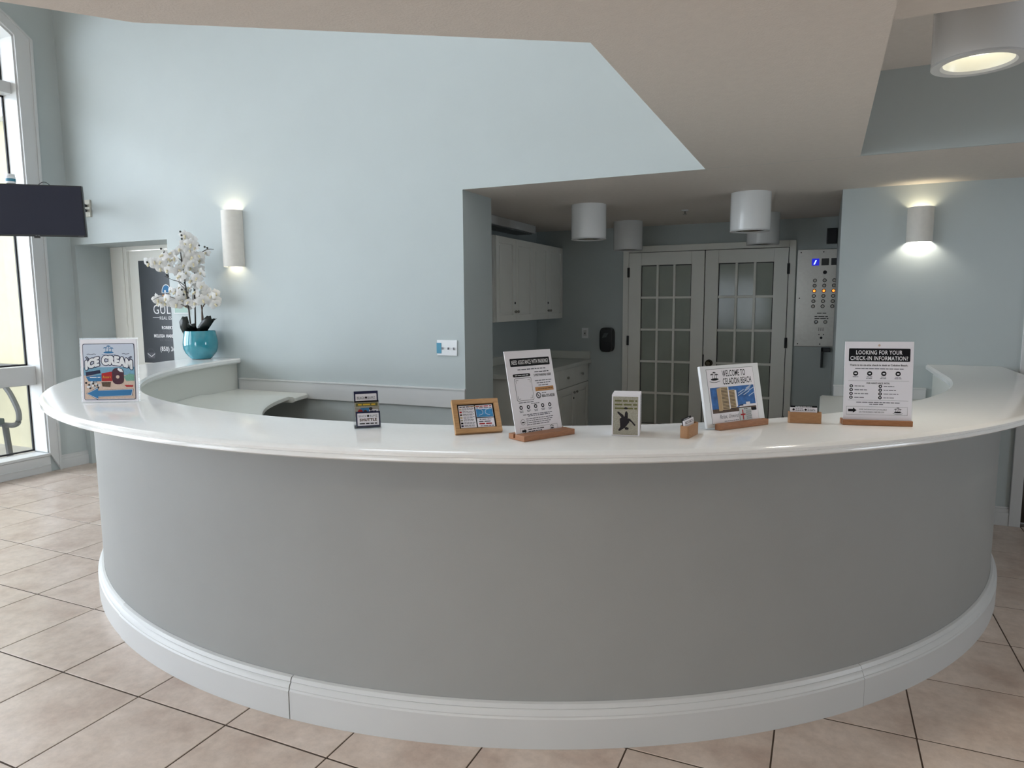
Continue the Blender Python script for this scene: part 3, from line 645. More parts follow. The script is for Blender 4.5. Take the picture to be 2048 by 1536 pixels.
G().tube([(0, -.02, .022), (tgt.x*.5+.1, tgt.y*.5, .022), (tgt.x, tgt.y, -.09)], .012, 8).build('arm', DARK, mt).matrix_parent_inverse = MI; G().tube([(0, -.02, -.022), (tgt.x*.5+.1, tgt.y*.5, -.022), (tgt.x, tgt.y, -.13)], .012, 8).build('arm', DARK, mt).matrix_parent_inverse = MI
jl = TVR+Rz.to_3x3() @ Vector((-.508, .03, .006))
jr = thing('jar', 'small white jar with a teal band on top of the television', 'jar', jl)
G().lathe([(.0001, 0), (.032, 0), (.034, .004), (.034, .05), (.03, .056), (.0001, .056)], 20).build('body', WHITEP, jr); G().lathe([(.0345, .014), (.0348, .014), (.0348, .036), (.0345, .036)], 20, closed=True).build('band', TEALP, jr); G().lathe([(.0001, .057), (.031, .057), (.031, .072), (.0001, .072)], 20).build('lid', WHITEP, jr)

# =================================================================== THINGS ON THE COUNTER
ZC = ZT+.0005
def at(A, ang): return (A[0], A[1], ZC), math.radians(ang)
# --- ice cream sign
W, Hh = .252, .292
loc, rz = at((-3.087, 2.035), 28.8)
t = thing('acrylic_sign', 'ice cream poster with a blue arrow in a clear acrylic stand', 'sign', loc, rz)
G().box(-.003, W+.003, .004, .0065, .003, Hh+.004).build('backing', ACRY, t); G().box(0, W, .004, .07, 0, .003).build('foot', ACRY, t, .001)
pp = G().box(.002, W-.002, .001, .003, .003, Hh-.002).build('poster', PAPER, t)
p = Print(); b0, b1, c0, c1_ = .012, W-.012, .012, Hh-.022
p.rrect(b0, b1, c0, c1_, .008, NAVY, 1); p.rrect(b0+.0025, b1-.0025, c0+.0025, c1_-.0025, .007, mat('print_pale', (206, 214, 228), .5), 2)
p.rect(b0+.003, b1-.003, .125, .162, mat('print_sea', (120, 170, 196), .5, noise=.15, nscale=120), 3); p.rect(b0+.003, b1-.003, .016, .125, SAND, 3)
logo(p, W/2, .24, .03, BLUEP, 4); p.line([(.03+.008*i, .222+.0015*math.sin(i*2)) for i in range(6)], .002, NAVY, 4); p.line([(.185+.008*i, .222+.0015*math.sin(i*2)) for i in range(5)], .002, NAVY, 4)
bend = lambda a, b: (a, b-a*a*2.2+.004)
for k in range(12): p.text('ICE CREAM', W/2+.0062*math.cos(k*PI/6), .172+.0062*math.sin(k*PI/6), .052, NAVY, 4, width=.203, bold=.0012, fn=bend, dz=k*.00006)
for k in range(6): p.text('ICE CREAM', W/2+.0028*math.cos(k*PI/3), .172+.0028*math.sin(k*PI/3), .052, INKW, 8, width=.203, bold=.0012, fn=bend, dz=k*.00006)
for a in (0, 1, 2): p.line([(.024+a*.004, .205-a*.006), (.03+a*.004, .212-a*.003)], .004, NAVY, 4); p.line([(W-.024-a*.004, .205-a*.006), (W-.03-a*.004, .212-a*.003)], .004, NAVY, 4)
p.poly([(.022, .14), (.085, .15), (.088, .135), (.024, .122)], NAVY, 5); p.poly([(.022, .12), (.092, .127), (.09, .098), (.034, .098)], BLUEP, 5); p.words(.04, .086, .116, .007, INKW, 6, 70)
rn = random.Random(3)
for k in range(26): p.disc(.022+rn.random()*.06, .066+rn.random()*.03, .005, INKW if k % 3 else TURTD, 6, 8)
p.poly([(.092, .134), (.138, .142), (.138, .098), (.092, .098)], REDP, 6); p.text("Reese's", .115, .112, .016, YEL, 7, width=.036, italic=.2); p.poly([(.09, .094), (.132, .094), (.128, .07), (.094, .074)], BROWN, 6)
p.rrect(.139, .190, .083, .158, .02, CHOC, 7); p.poly([(.165, .158), (.182, .152), (.188, .138), (.174, .14), (.163, .15)], INKW, 8); p.disc(.163, .117, .008, SAND, 8, 12)
p.poly([(.188, .118), (.2, .098), (.236, .098), (.236, .126), (.215, .132)], mat('print_leaf', (120, 170, 150), .5, noise=.2, nscale=200), 6); p.poly([(.19, .08), (.23, .078), (.228, .07), (.2, .07)], REDP, 6)
ar = [(.026, .042), (.074, .066), (.074, .054), (.226, .058), (.22, .032), (.074, .028), (.074, .018)]
p.poly([(u+(u-.12)*.045, v+(v-.042)*.22) for u, v in ar], NAVY, 6); p.poly([(u+(u-.12)*.025, v+(v-.042)*.12) for u, v in ar], INKW, 7); p.poly(ar, BLUEP, 8)
p.build(pp); t.rotation_euler = (0, 0, rz)
for c_ in t.children:
    if not c_.name.startswith('foot'): c_.rotation_euler = (math.radians(-4), 0, 0)

# --- brochure holder with three stacks of cards
loc, rz = at((-1.507, 1.967), 40.7); W = .093
t = thing('card_rack', 'clear acrylic rack on the curved counter, left of the wooden frame', 'card rack', loc, rz)
tl = math.radians(25)
def lean(y, z, a=tl): return (y+math.sin(a)*z, math.cos(a)*z)
g = G().prism([lean(0, 0), lean(0, .138), lean(.003, .138), lean(.003, .0)], 0, W, 'x'); g.build('back', ACRY, t)
G().box(0, W, -.02, .075, 0, .003).build('base', ACRY, t)
for k, yy in enumerate((-.016, .0, .016)):
    z0 = (0.004, .03, .058)[k]
    G().prism([(yy-.006, z0), (yy-.006, z0+.02), (yy-.003, z0+.02), (yy-.003, z0)], 0, W, 'x').build('lip', ACRY, t)
for x0 in (0, W-.003): G().prism([(-.02, .003), (-.022, .03), lean(.0, .135), lean(.02, .135), (.07, .003)], x0, x0+.0025, 'x').build('side', ACRY, t)
cards = []
for k, (yy, z0, hh, nm) in enumerate(((.014, .075, .055, 'navy card with a white panel, topmost in the clear acrylic rack'), (-.001, .04, .058, 'green and blue picture card in the middle of the acrylic rack'), (-.015, .006, .056, 'navy bordered shuttle card at the bottom of the acrylic rack'))):
    c = thing('info_card', nm, 'card', (0, 0, 0), 0, 'cards in the acrylic rack')
    M = Matrix.Translation(loc) @ Matrix.Rotation(rz, 4, 'Z') @ Matrix.Translation((.004+(.002 if k == 2 else 0), yy+math.sin(tl)*z0*.55, z0)) @ Matrix.Rotation(math.radians(-14), 4, 'X')
    c.matrix_world = M; CWd = .085
    s = G().box(0, CWd, 0, .005, 0, hh).build('stack', NAVY if k != 1 else TURT, c, .0006); p = Print()
    if k == 0: p.rrect(.005, CWd-.005, .004, hh-.010, .002, PAPER, 1); p.text('BEACH', .024, .026, .013, INKG, 2, width=.026); p.disc(.0425, .031, .004, TURTD, 2); p.text('BUMZ', .061, .026, .013, INKG, 2, width=.026); p.rect(.016, .07, .016, .02, REDP, 2)
    if k == 1: p.rect(.0, CWd, hh-.006, hh, INK, 1); p.rect(.004, CWd-.004, hh-.02, hh-.008, OLIVE, 1); p.words(.012, CWd-.012, hh-.014, .008, YEL, 2, 5); p.rect(.02, .055, .016, .032, MAPB, 1); p.disc(.019, .014, .01, REDP, 2, ry=.014); p.disc(.037, .012, .008, BROWN, 2, ry=.013); p.rect(.05, CWd-.003, .008, .026, PAPER, 2); p.words(.053, CWd-.006, .02, .004, NAVY, 3, 6); p.words(.053, CWd-.006, .013, .004, NAVY, 3, 7); p.disc(.056, .028, .006, TURTD, 3)
    if k == 2: p.rrect(.005, CWd-.005, .006, hh-.006, .002, PAPER, 1); p.text('BEACH', .023, .036, .011, INKG, 2, width=.026); p.disc(.0425, .04, .004, TURTD, 2); p.text('BUMZ', .062, .036, .011, INKG, 2, width=.026); p.text('SHUTTLE', CWd/2, .022, .013, BROWN, 2, width=.06, bold=.0006); p.words(.012, CWd-.012, .013, .006, INK, 2, 8)
    p.build(s)

# --- wooden framed board
loc, rz = at((-1.108, 1.99), 41.3); W, Hh = .164, .124
t = thing('framed_notice', 'small pale wood frame with map and list leaning back on the counter', 'picture frame', loc, rz)
fr = G(); e = .017
fr.box(0, W, -.006, .012, 0, e).box(0, W, -.006, .012, Hh-e, Hh).box(0, e, -.006, .012, e, Hh-e).box(W-e, W, -.006, .012, e, Hh-e)
fo = fr.build('frame', OAK, t, .0015); bo = G().box(e, W-e, .002, .008, e, Hh-e).build('mat_board', INK, t)
p = Print(); x0, x1, z0, z1 = e+.005, W-e-.005, e+.004, Hh-e-.004; xm = x0+(x1-x0)*.47
p.rect(x0, xm-.001, z0, z1, PAPER, 1); p.rect(xm+.003, x1, z0+.036, z1, PAPER, 1); p.rect(xm+.003, x1, z0, z0+.033, PAPER, 1)
p.words(x0+.004, xm-.004, z1-.005, .005, INK, 2, 1)
for k, m in enumerate((SAND, REDP, BROWN, BEIGE, TURT, INK, NAVY)):
    zz = z1-.014-k*.0102; p.rect(x0+.002, x0+.010, zz-.003, zz+.003, m, 2)
    p.words(x0+.013, xm-.004, zz+.002, .003, INKG, 2, k); p.words(x0+.013, xm-.008, zz-.002, .0025, INKG, 2, k+20)
p.words(xm+.006, x1-.003, z1-.005, .006, REDP, 2, 3); p.words(xm+.006, x1-.003, z1-.011, .004, INK, 2, 4)
p.rect(xm+.004, x1-.001, z0+.037, z1-.015, MAPB, 2)
for s_ in (-1, 1):
    c_u = (xm+x1)/2; p.line([(c_u+s_*.018, z0+.066), (c_u+s_*.008, z0+.064), (c_u+s_*.004, z0+.056), (c_u+s_*.006, z0+.048), (c_u+s_*.02, z0+.043)], .0012, INKW, 3)
p.words(xm+.012, x1-.01, z0+.028, .004, INK, 2, 5); p.words(xm+.009, x1-.006, z0+.02, .006, INKG, 2, 6); p.words(xm+.009, x1-.004, z0+.012, .007, REDP, 2, 7); p.words(xm+.012, x1-.004, z0+.004, .004, INKG, 2, 8)
p.build(bo)
for c_ in bo.children: c_.location = (0, .0018, 0)
for c_ in (fo, bo): c_.rotation_euler = (math.radians(-32), 0, 0); c_.location = (0, .008, .004)
G().prism([(.06, .088), (.064, .088), (.115, .001), (.109, .001)], W*.35, W*.65, 'x').build('strut', OAK, t)

# --- parking sign
loc, rz = at((-.896, 2.012), 61.9); W, Hh = .2, .284
def slot_block(t, W, x0, x1, y0, y1, h, m):
    return G().box(x0, x1, y0, -.0035, 0, h).box(x0, x1, .0045, y1, 0, h).box(x0, x1, -.0035, .0045, 0, .005).build('block', m, t, .0015)
t = thing('parking_sign', 'tall white parking assistance sign leaning back in a wooden block', 'sign', loc, rz)
slot_block(t, W, -.01, W+.008, -.052, .03, .018, BEECH)
pp = G().box(0, W, 0, .003, 0, Hh).build('sheet', PAPER, t, .0004); p = Print()
p.rrect(.018, W-.012, Hh-.053, Hh-.026, .003, INK, 1); p.text('NEED ASSISTANCE WITH PARKING?', W/2+.003, Hh-.046, .02, INKW, 2, width=.158, bold=.0003)
p.words(.045, W-.035, Hh-.064, .005, INKG, 1, 1)
p.rrect(.022, .095, Hh-.088, Hh-.078, .004, INK, 1); p.words(.03, .088, Hh-.083, .0035, INKW, 2, 2)
p.rrect(.025, .097, Hh-.168, Hh-.092, .005, INK, 1); p.rrect(.0262, .0958, Hh-.1668, Hh-.0932, .0045, PAPER, 2)
for a, b in ((.031, 1), (.091, -1)):
    for c_, d in ((Hh-.099, -1), (Hh-.161, 1)): p.rect(min(a, a+b*.010), max(a, a+b*.010), c_-.0005, c_+.0005, INK, 3); p.rect(a-.0005, a+.0005, min(c_, c_+d*.01), max(c_, c_+d*.01), INK, 3)
p.words(.03, .092, Hh-.174, .004, INKG, 1, 3)
p.words(.115, W-.02, Hh-.075, .004, INK, 1, 4); p.text('5-VISIT PARKING CODE', .148, Hh-.09, .011, INK, 2, width=.075, bold=.0002)
for k in range(3): p.words(.112+k*.006, W-.014-k*.008, Hh-.105-k*.008, .004, INKG, 1, 5+k)
p.rect(.108, W-.012, Hh-.141, Hh-.127, ORNG, 1); p.words(.12, W-.016, Hh-.134, .003, BROWN, 2, 9)
p.disc(.118, Hh-.155, .0105, INK, 1); p.disc(.118, Hh-.155, .0075, PAPER, 2); p.line([(.114, Hh-.15), (.117, Hh-.157), (.122, Hh-.159)], .003, INK, 3); p.words(.134, .152, Hh-.148, .004, INKG, 1, 10); p.text('850-775-8238', .16, Hh-.163, .013, INK, 2, width=.055, bold=.0002)
p.words(.08, .12, Hh-.18, .003, INKG, 1, 11)
for k in range(5):
    u = .036+k*.031; p.disc(u, Hh-.19, .0068, INK, 1); p.disc(u, Hh-.19, .0034, PAPER, 2, 8); p.words(u-.008, u+.008, Hh-.201, .003, INKG, 1, 12+k); p.words(u-.007, u+.007, Hh-.205, .003, INKG, 1, 22+k)
p.words(.04, W-.03, Hh-.215, .004, INKG, 1, 30); p.words(.06, W-.045, Hh-.220, .004, INKG, 1, 31)
p.disc(.035, Hh-.238, .0095, INK, 1); p.disc(.035, Hh-.238, .0085, PAPER, 2); p.rect(.029, .041, Hh-.241, Hh-.237, INK, 3)
for k in range(4): p.words(.05, W-.03-k*.008, Hh-.229-k*.0065, .0035, INKG, 1, 32+k)
p.frame(.02, W-.02, Hh-.278, Hh-.257, .0006, INK, 1); p.poly([(.026, Hh-.271), (.037, Hh-.271), (.037, Hh-.275), (.045, Hh-.2675), (.037, Hh-.26), (.037, Hh-.264), (.026, Hh-.264)], INK, 1)
p.words(.052, .12, Hh-.264, .004, INK, 1, 40); p.words(.052, .112, Hh-.271, .004, INK, 1, 41); logo(p, .155, Hh-.266, .011, INK, 2)
p.build(pp); pp.rotation_euler = (math.radians(-13.5), 0, 0); pp.location = (0, 0, .006)

# --- turtle box
loc, rz = at((-.631, 2.194), 11.3)
t = thing('turtle_box', 'white paper cube printed with a dark baby turtle on the counter', 'box', loc, rz)
W, D, Hh = .092, .103, .137
bx = G().box(0, W, 0, D, 0, Hh).build('carton', PAPER, t, .0008); bx.location = (0, 0, 0)
p = Print(); p.rect(.004, W-.006, .003, Hh-.006, TURT, 1)
for k in range(3): p.words(.01, W-.009, Hh-.02-k*.0125, .008, OLIVE, 2, 50+k)
def sc_(pts): return [(.004+u*.082, .003+v*.128) for u, v in pts]
p.poly(sc_([(.30, .2), (.27, .42), (.36, .47), (.5, .49), (.62, .42), (.66, .34), (.52, .22), (.40, .15)]), TURTD, 3)
p.poly(sc_([(.36, .45), (.2, .56), (.17, .60), (.22, .61), (.4, .53), (.44, .49)]), TURTD, 3); p.poly(sc_([(.47, .47), (.48, .58), (.53, .63), (.59, .58), (.6, .44)]), TURTD, 3)
p.poly(sc_([(.6, .44), (.68, .43), (.9, .28), (.9, .25), (.85, .25), (.74, .34), (.62, .38)]), TURTD, 3); p.poly(sc_([(.33, .24), (.22, .13), (.24, .1), (.3, .11), (.44, .18)]), TURTD, 3); p.poly(sc_([(.46, .2), (.5, .14), (.62, .14), (.64, .19), (.56, .21)]), TURTD, 3); p.poly(sc_([(.42, .7), (.5, .73), (.56, .72), (.6, .68), (.5, .67)]), TURTD, 3)
p.build(bx); p2 = Print()
for k in range(17): p2.words(.008, D-.016-(.012 if k % 5 == 4 else 0), Hh-.012-k*.0066, .0032, INKG, 1, 60+k)
n0 = set(bx.children); p2.build(bx)
for c_ in bx.children:
    if c_ not in n0: c_.rotation_euler = (0, 0, PI/2); c_.location = (W+.0002, 0, 0)

# --- card holders
def card_box(loc, rz, label, clabel, L=.105, D=.03, h=.04):
    t = thing('card_holder', label, 'card holder', loc, rz); r = .007
    def rr(x0, x1, y0, y1, r):
        o = []
        for a_, b_, c_ in ((x1-r, y0+r, -PI/2), (x1-r, y1-r, 0), (x0+r, y1-r, PI/2), (x0+r, y0+r, PI)): o += [(a_+r*math.cos(c_+PI/2*i/4), b_+r*math.sin(c_+PI/2*i/4)) for i in range(5)]
        return o
    A, B_ = rr(0, L, 0, D, r), rr(.004, L-.004, .004, D-.004, r*.6); n = len(A)
    vv = [(*q, 0) for q in A]+[(*q, h) for q in A]+[(*q, h) for q in B_]+[(*q, .005) for q in B_]
    fs = [tuple(range(n))[::-1], tuple(range(3*n, 4*n))]
    for i in range(n):
        j = (i+1) % n
        for k in range(3): fs.append((k*n+i, k*n+j, (k+1)*n+j, (k+1)*n+i))
    G().add(vv, fs).build('tray', TAN, t)
    c = thing('business_cards', clabel, 'card', (0, 0, 0), 0, 'business cards in wooden holders')
    c.matrix_world = Matrix.Translation(loc) @ Matrix.Rotation(rz, 4, 'Z') @ Matrix.Translation((.007, .0085, .0055)) @ Matrix.Rotation(math.radians(-10), 4, 'X')
    s = G().box(0, .091, 0, .006, 0, .051).build('stack', PAPER, c); b = G().box(.002, .092, .0075, .0095, 0.002, .057).build('card', INK, c); p = Print()
    p.rect(0, .091, .034, .0505, PAPER, 1); p.disc(.011, .043, .004, INK, 2); p.disc(.052, .043, .004, INK, 2)
    for k in range(2): p.words(.018, .045, .0455-k*.005, .003, INKG, 2, 80+k); p.words(.058, .085, .0455-k*.005, .003, INKG, 2, 84+k)
    p.build(s); p = Print(); p.words(.018, .075, .0535, .003, INKW, 1, 90); p.build(b)
    for c_ in b.children: c_.location = (.0, .0074, 0)
card_box((-.385, 2.23, ZC), math.radians(81.9), 'wooden card holder turned sideways beside the turtle cube', 'business cards in the sideways wooden holder')
card_box((-.104, 2.666, ZC), math.radians(11.2), 'wooden card holder facing front, left of the check-in sign', 'business cards in the front-facing wooden holder', .112)

# --- welcome sign
loc, rz = at((-.352, 2.408), 53.4); W, Hh = .286, .216
t = thing('welcome_sign', 'white welcome sign with a tower photograph leaning in a wooden holder', 'sign', loc, rz)
G().box(.028, W-.018, -.03, -.006, 0, .021).build('block', BEECH, t, .002); G().box(.0, W, -.006, .06, 0, .005).build('foot', ACRY, t, .001)
pp = G().box(0, W, 0, .012, 0, Hh).build('board', WHITEP, t, .002); p = Print(); m0 = .026
p.rect(m0, W-m0-.004, .012, Hh-.012, INK, 1); p.rect(m0+.001, W-m0-.005, .013, Hh-.013, PAPER, 2); X0, X1 = m0+.008, W-m0-.012
logo(p, .062, Hh-.04, .025, INK, 3)
p.text('WELCOME TO', .100, Hh-.041, .031, INK, 3, width=.114, bold=.0003, align='LEFT'); p.text('CELADON BEACH', .100, Hh-.069, .031, INK, 3, width=.140, bold=.0003, align='LEFT')
p.rect(X0, X1, .048, Hh-.078, SKYB, 3); rn = random.Random(5)
for k in range(9): u = X0+.13+rn.random()*.06; v = .095+rn.random()*.035; p.line([(u, v), (u+.03, v+.012)], .003, mat('print_cloud', (190, 206, 226), .5), 4)
p.rect(X0, X1, .048, .062, BROWN, 4); p.poly([(X0+.03, .055), (X0+.047, .055), (X0+.047, .137), (X0+.03, .134)], mat('print_tan', (190, 160, 118), .5), 5); p.rect(X0+.047, X0+.084, .058, .137, BEIGE, 5); p.rect(X0+.084, X0+.116, .062, .126, BEIGE, 5); p.rect(X0+.116, X0+.124, .064, .124, PAPER, 5)
for k in range(15): p.rect(X0+.05, X0+.081, .061+k*.005, .0635+k*.005, BROWN, 6)
for k in range(12): p.rect(X0+.088, X0+.113, .065+k*.005, .0675+k*.005, BROWN, 6)
p.rect(X0+.082, X0+.087, .06, .137, PAPER, 6); p.rect(X0+.13, X1, .062, .07, PAPER, 5); p.rect(X0+.165, X0+.185, .068, .078, PAPER, 5); p.rect(X0+.125, X0+.15, .066, .07, NAVY, 6)
p.text('Relax, Unwind', X0+.03, .028, .02, INKG, 3, width=.092, align='LEFT', italic=.35); p.words(X0+.05, X0+.12, .018, .003, INKG, 3, 95)
p.rect(X0+.126, X0+.186, .014, .058, mat('print_card', (205, 208, 208), .5), 7); p.rect(X0+.13, X0+.154, .032, .037, REDP, 8); p.rect(X0+.1395, X0+.1445, .016, .052, REDP, 8); p.words(X0+.15, X0+.17, .054, .003, INK, 8, 96)
for k in range(9): p.words(X0+.158, X0+.184, .048-k*.0036, .002, INKG, 8, 97+k)
p.rect(X0+.19, X1-.002, .046, .056, INK, 7); p.build(pp); pp.rotation_euler = (math.radians(-12), 0, 0); pp.location = (0, 0, .0055)

# --- check-in sign
loc, rz = at((.075, 2.712), 11.5); W, Hh = .223, .29
t = thing('checkin_sign', 'white check-in information sign standing in a wooden block on the right', 'sign', loc, rz)
slot_block(t, W, -.004, W, -.017, .03, .019, BEECH)
G().box(-.004, W+.004, .0032, .0055, .006, Hh+.006).build('backing', ACRY, t)
pp = G().box(0, W, 0, .003, 0, Hh).build('sheet', PAPER, t, .0004); p = Print()
p.rrect(.013, W-.011, Hh-.07, Hh-.024, .003, INK, 1); p.text('LOOKING FOR YOUR', W/2, Hh-.045, .02, INKW, 2, width=.15, bold=.0004); p.text('CHECK-IN INFORMATION?', W/2, Hh-.0655, .02, INKW, 2, width=.187, bold=.0004)
p.disc(W/2, Hh-.013, .004, SAND, 1); p.text('There is no on-site check-in desk at Celadon Beach.', W/2, Hh-.086, .0085, INK, 2, width=.188, bold=.0002); p.words(.035, W-.03, Hh-.096, .004, INKG, 1, 1)
for k in range(4):
    u = .037+k*.046; p.disc(u, Hh-.113, .0085, INK, 1); p.rrect(u-.004, u+.004, Hh-.1155, Hh-.1105, .001, PAPER, 2); p.words(u-.009, u+.009, Hh-.125, .003, INKG, 1, 2+k)
    if k: p.words(u-.011, u+.011, Hh-.130, .003, INKG, 1, 12+k)
p.rect(.014, W-.012, Hh-.139, Hh-.1384, INKG, 1); p.text('FOR ASSISTANCE WITH:', W/2, Hh-.15, .008, INK, 2, width=.075, bold=.0002)
for c_, u in enumerate((.024, .119)):
    for r_ in range(4): v = Hh-.158-r_*.0135; p.disc(u, v, .0058, INK, 1); p.disc(u, v, .0025, PAPER, 2, 8); p.words(u+.011, u+.045+((r_*7) % 3)*.007, v, .0038, INKG, 1, 20+r_+c_*5)
p.rect(.014, W-.012, Hh-.2085, Hh-.2079, INKG, 1); p.words(.042, W-.04, Hh-.216, .004, INKG, 1, 31); p.words(.085, .13, Hh-.2225, .004, INKG, 1, 32)
p.frame(.01, W-.014, Hh-.26, Hh-.231, .0006, INK, 1); p.poly([(.016, Hh-.249), (.032, Hh-.249), (.032, Hh-.254), (.044, Hh-.2445), (.032, Hh-.235), (.032, Hh-.24), (.016, Hh-.24)], INK, 1)
p.text('MORE INFORMATION IS AVAILABLE', .052, Hh-.2435, .0068, INK, 2, width=.09, align='LEFT'); p.text('ON THE BUSINESS CARD BELOW.', .052, Hh-.2525, .0068, INK, 2, width=.083, align='LEFT'); logo(p, .178, Hh-.2435, .016, INK, 2)
p.build(pp)
for c_ in t.children:
    if not c_.name.startswith('block'): c_.rotation_euler = (math.radians(-4), 0, 0); c_.location = (0, 0, .006)

# =================================================================== ORCHID
orc = thing('potted_orchid', 'white orchid with dark stems in a glossy teal pot beside the wall', 'potted plant', (-4.711, 4.143, ZC), yaw)
pf = [(.0001, .0), (.07, 0), (.082, .004), (.088, .012), (.10, .025), (.122, .055), (.134, .09), (.136, .125), (.132, .165), (.124, .21), (.120, .232), (.115, .232), (.117, .21), (.118, .19), (.0001, .19)]
G().lathe(pf, 48).build('pot', TEAL, orc, smooth=True, angle=60)
G().lathe([(.0001, .20), (.06, .205), (.114, .198)], 30).build('soil', mat('dark_moss', (26, 26, 22), .95, noise=.4, nscale=90), orc)
LEAF = mat('dark_leaf', (22, 28, 26), .3, spec=.4, noise=.2, nscale=20); STEM = mat('dark_stem', (62, 56, 50), .5, noise=.2, nscale=60); STEMW = mat('brown_stem', (104, 86, 72), .5, noise=.2, nscale=60)
def K(px, py, d=0): return ((px-403)*.0041, d, (717.5-py)*.00408)
def leaf_strip(pts, ws_):
    g = G(); vv = []; n = len(pts)
    for (x, y, z), w_ in zip(pts, ws_): vv += [(x-w_, y+.008, z), (x, y, z-.004), (x+w_, y+.008, z)]
    fs = []
    for i in range(n-1): fs += [(3*i, 3*i+1, 3*i+4, 3*i+3), (3*i+1, 3*i+2, 3*i+5, 3*i+4)]
    g.add(vv, fs); o = g.build('leaf', LEAF, orc, angle=80); md = o.modifiers.new('thick', 'SOLIDIFY'); md.thickness = .003; return o
leaf_strip([K(381, 668, -.03), K(379, 655, -.05), K(378, 642, -.06), K(380, 631, -.055)], [.036, .042, .04, .02])
leaf_strip([K(405, 668, -.02), K(415, 652, -.05), K(425, 640, -.07), K(430, 630, -.075)], [.034, .046, .042, .016])
leaf_strip([K(395, 668, .02), K(393, 652, -.06), K(396, 645, -.09), K(402, 652, -.1)], [.03, .036, .03, .01])
leaf_strip([K(400, 668, .05), K(412, 650, .06), K(420, 640, .06), K(430, 636, .05)], [.03, .03, .025, .01])
def smooth(pts, n=5):
    out = []; P = [Vector(p_) for p_ in pts]; P = [P[0]*2-P[1]]+P+[P[-1]*2-P[-2]]
    for i in range(1, len(P)-2):
        for k in range(n):
            t_ = k/n; a, b, c, d = P[i-1], P[i], P[i+1], P[i+2]
            out.append(.5*((2*b)+(c-a)*t_+(2*a-5*b+4*c-d)*t_*t_+(3*b-a-3*c+d)*t_**3))
    return out+[P[-2]]
branches = [[(386, 668, 0), (385, 610, -.02), (381, 560, -.02), (376, 530, 0), (374, 500, .0), (378, 478, 0), (385, 466, .01)], [(393, 668, .01), (394, 610, .02), (395, 560, .02), (398, 540, .02), (401, 524, .02), (412, 506, .02), (425, 498, .02), (440, 498, .0)],
            [(411, 664, -.02), (411, 635, -.02), (413, 615, -.02), (424, 603, -.03), (436, 602, -.03), (450, 609, -.03)], [(412, 664, .0), (409, 610, .0), (404, 585, .0), (396, 565, .02)],
            [(377, 522, 0), (365, 512, -.01), (350, 505, -.02), (338, 495, -.02)], [(381, 552, -.02), (360, 542, -.03), (340, 534, -.04), (328, 524, -.05), (313, 523, -.05)],
            [(381, 570, -.02), (370, 562, -.03), (358, 558, -.04), (345, 551, -.05)], [(384, 612, -.02), (372, 602, -.04), (355, 592, -.06), (335, 592, -.07), (318, 600, -.07)], [(385, 615, -.02), (376, 608, -.05), (362, 605, -.07)], [(390, 592, 0), (382, 578, -.03), (372, 564, -.05)]]
for k, b in enumerate(branches):
    pts = smooth([K(*q) for q in b]); n = len(pts)
    G().tube(pts, [(.0065 if k < 4 else .0035)*(1-.6*i/n) for i in range(n)], 7).build('stem', STEMW if k in (2, 3) else STEM, orc)
g = G()
def petal(g, a, L, w_, cup):
    n = 4; ca_, sa = math.cos(a), math.sin(a); vv = []
    for i in range(n+1):
        t_ = i/n; ww = w_*math.sin(PI*min(.98, t_*.82+.14)); r = L*t_; y = -cup*t_*(1-t_)*2+.25*L*t_*t_*.5
        for s_ in (-1, 0, 1): vv.append((ca_*r-sa*ww*s_, y+abs(s_)*.004, sa*r+ca_*ww*s_))
    fs = []
    for i in range(n): fs += [(3*i, 3*i+1, 3*i+4, 3*i+3), (3*i+1, 3*i+2, 3*i+5, 3*i+4)]
    g.add(vv, fs)
for a, L_, w_ in ((90, .042, .016), (-30, .042, .016), (210, .042, .016), (12, .046, .027), (168, .046, .027)): petal(g, math.radians(a), L_, w_, .012)
PET = mat('petal_white', (240, 238, 236), .5, spec=.25)
nt = PET.node_tree; pb = nt.nodes['Principled BSDF']; tn = nt.nodes.new('ShaderNodeBsdfTranslucent'); tn.inputs[0].default_value = (.85, .85, .84, 1); mxs = nt.nodes.new('ShaderNodeMixShader'); mxs.inputs[0].default_value = .35
nt.links.new(pb.outputs[0], mxs.inputs[1]); nt.links.new(tn.outputs[0], mxs.inputs[2]); nt.links.new([n for n in nt.nodes if n.type == 'OUTPUT_MATERIAL'][0].inputs[0].links[0].from_socket, mxs.inputs[1]); nt.links.new(mxs.outputs[0], [n for n in nt.nodes if n.type == 'OUTPUT_MATERIAL'][0].inputs[0])
f0 = g.build('flower', PET, orc, angle=80); fme = f0.data
l0 = G().ball((0, -.008, 0), .008, 8, 5).tube([(0, -.008, -.004), (0, -.016, -.012), (0, -.014, -.02)], [.005, .008, .002], 6).build('lip', mat('petal_cream', (232, 222, 190), .5), f0); lme = l0.data
spots = [(388, 472), (398, 478), (393, 488), (405, 490), (412, 497), (398, 502), (388, 512), (402, 514), (415, 512), (395, 525), (407, 528), (384, 530), (372, 516), (362, 507), (358, 520), (350, 530), (366, 530), (372, 540), (353, 540), (331, 524), (337, 536), (345, 517), (390, 545), (402, 548), (380, 553), (372, 556), (412, 556), (398, 562), (408, 570), (420, 572), (390, 574), (415, 584), (402, 584), (426, 588), (412, 598), (398, 597), (384, 592), (370, 586), (358, 583), (348, 580), (362, 594), (350, 596), (338, 598), (328, 601), (320, 604), (372, 600), (436, 592), (441, 601), (432, 606), (422, 600), (446, 608), (390, 604), (380, 608), (404, 606), (335, 606), (355, 604), (316, 594), (326, 598), (342, 600), (366, 608), (318, 526), (326, 532), (343, 524), (349, 512), (378, 500), (382, 520), (420, 505), (392, 535), (418, 545), (366, 575), (378, 582), (428, 596), (438, 586), (405, 538), (410, 520)]
rn = random.Random(11)
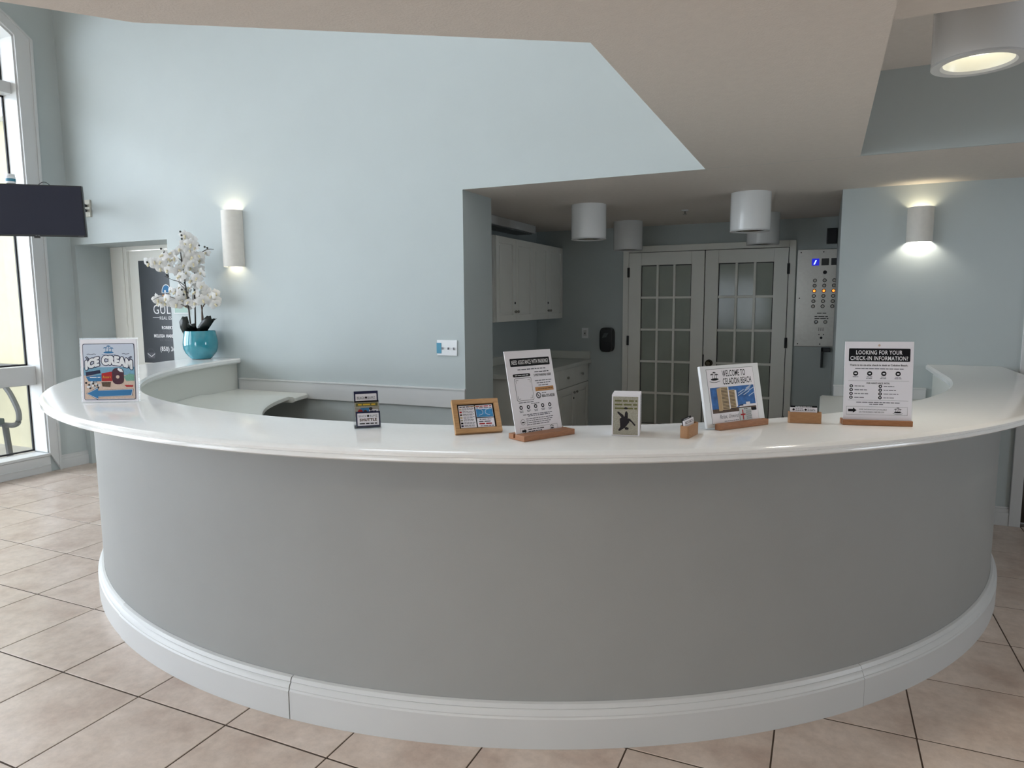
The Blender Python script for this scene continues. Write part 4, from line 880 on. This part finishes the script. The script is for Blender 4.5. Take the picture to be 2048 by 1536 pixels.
for k, (px, py) in enumerate(spots):
    o, l_ = (f0, l0) if k == 0 else (bpy.data.objects.new('flower', fme), bpy.data.objects.new('lip', lme))
    if k: COL.objects.link(o); COL.objects.link(l_); o.parent = orc; l_.parent = o
    x, y, z = K(px, py, rn.uniform(-.09, .05)); y = min(y, .13-x*.42-.05)
    s_ = rn.uniform(1.0, 1.35); o.location = (x, y, z); o.scale = (s_, s_, s_); o.rotation_euler = (rn.uniform(-.5, .5), rn.uniform(-.5, .5), rn.uniform(-1.0, .9))
for px, py in [(385, 465), (387, 472), (387, 479), (420, 492), (431, 495), (436, 497), (345, 498), (351, 505), (355, 552), (353, 549), (387, 549), (386, 555), (387, 565), (381, 578), (389, 577), (384, 588), (393, 594), (441, 601), (448, 609), (406, 579), (316, 524)]:
    x, y, z = K(px, py, -.08); G().ball((x, min(y, .05-x*.42), z), .0085, 8, 6).build('bud', mat('bud_dark', (44, 46, 40), .5), orc)

# =================================================================== OUTSIDE FURNITURE
GM = mat('patio_grey', (84, 82, 80), .5); GW = mat('patio_sling', (78, 86, 80), .7, noise=.1, nscale=80)
ch = thing('patio_chair', 'grey patio chair with looped arms outside the window', 'chair', (-7.85, 3.92, -.02))
for s_ in (-.28, .28):
    G().tube(smooth([(.28, s_, .93), (.27, s_, .78), (.38, s_, .66), (.48, s_, .50), (.47, s_, .39), (.38, s_, .345), (.15, s_, .34), (-.1, s_, .34)]), .026, 8).build('arm_loop', GM, ch)
    G().box(-.12, .5, s_-.035, s_+.035, .93, .97).build('armrest', GM, ch, .01)
    G().tube([(.24, s_, .34), (.28, s_, .0)], .03, 8).build('leg', GM, ch); G().tube([(-.1, s_, .93), (-.14, s_, .34), (-.2, s_, 0)], .028, 8).build('leg', GM, ch)
G().box(-.12, .3, -.25, .25, .36, .42).build('seat', GW, ch, .015); G().prism([(-.12, .42), (-.26, 1.15), (-.22, 1.15), (-.08, .42)], -.25, .25, 'y').build('backrest', GW, ch, .01)
tb = thing('patio_table', 'grey round patio table outside the window beside the patio chair', 'table', (-8.95, 3.98, -.02))
G().lathe([(.0001, .98), (.52, .98), (.56, 1.0), (.56, 1.02), (.0001, 1.02)], 32).build('table_top', GM, tb); G().tube([(0, 0, .03), (0, 0, .98)], .05, 12).build('pedestal', GM, tb); G().lathe([(.0001, 0), (.3, 0), (.3, .02), (.06, .05), (.0001, .05)], 24).build('base', GM, tb)
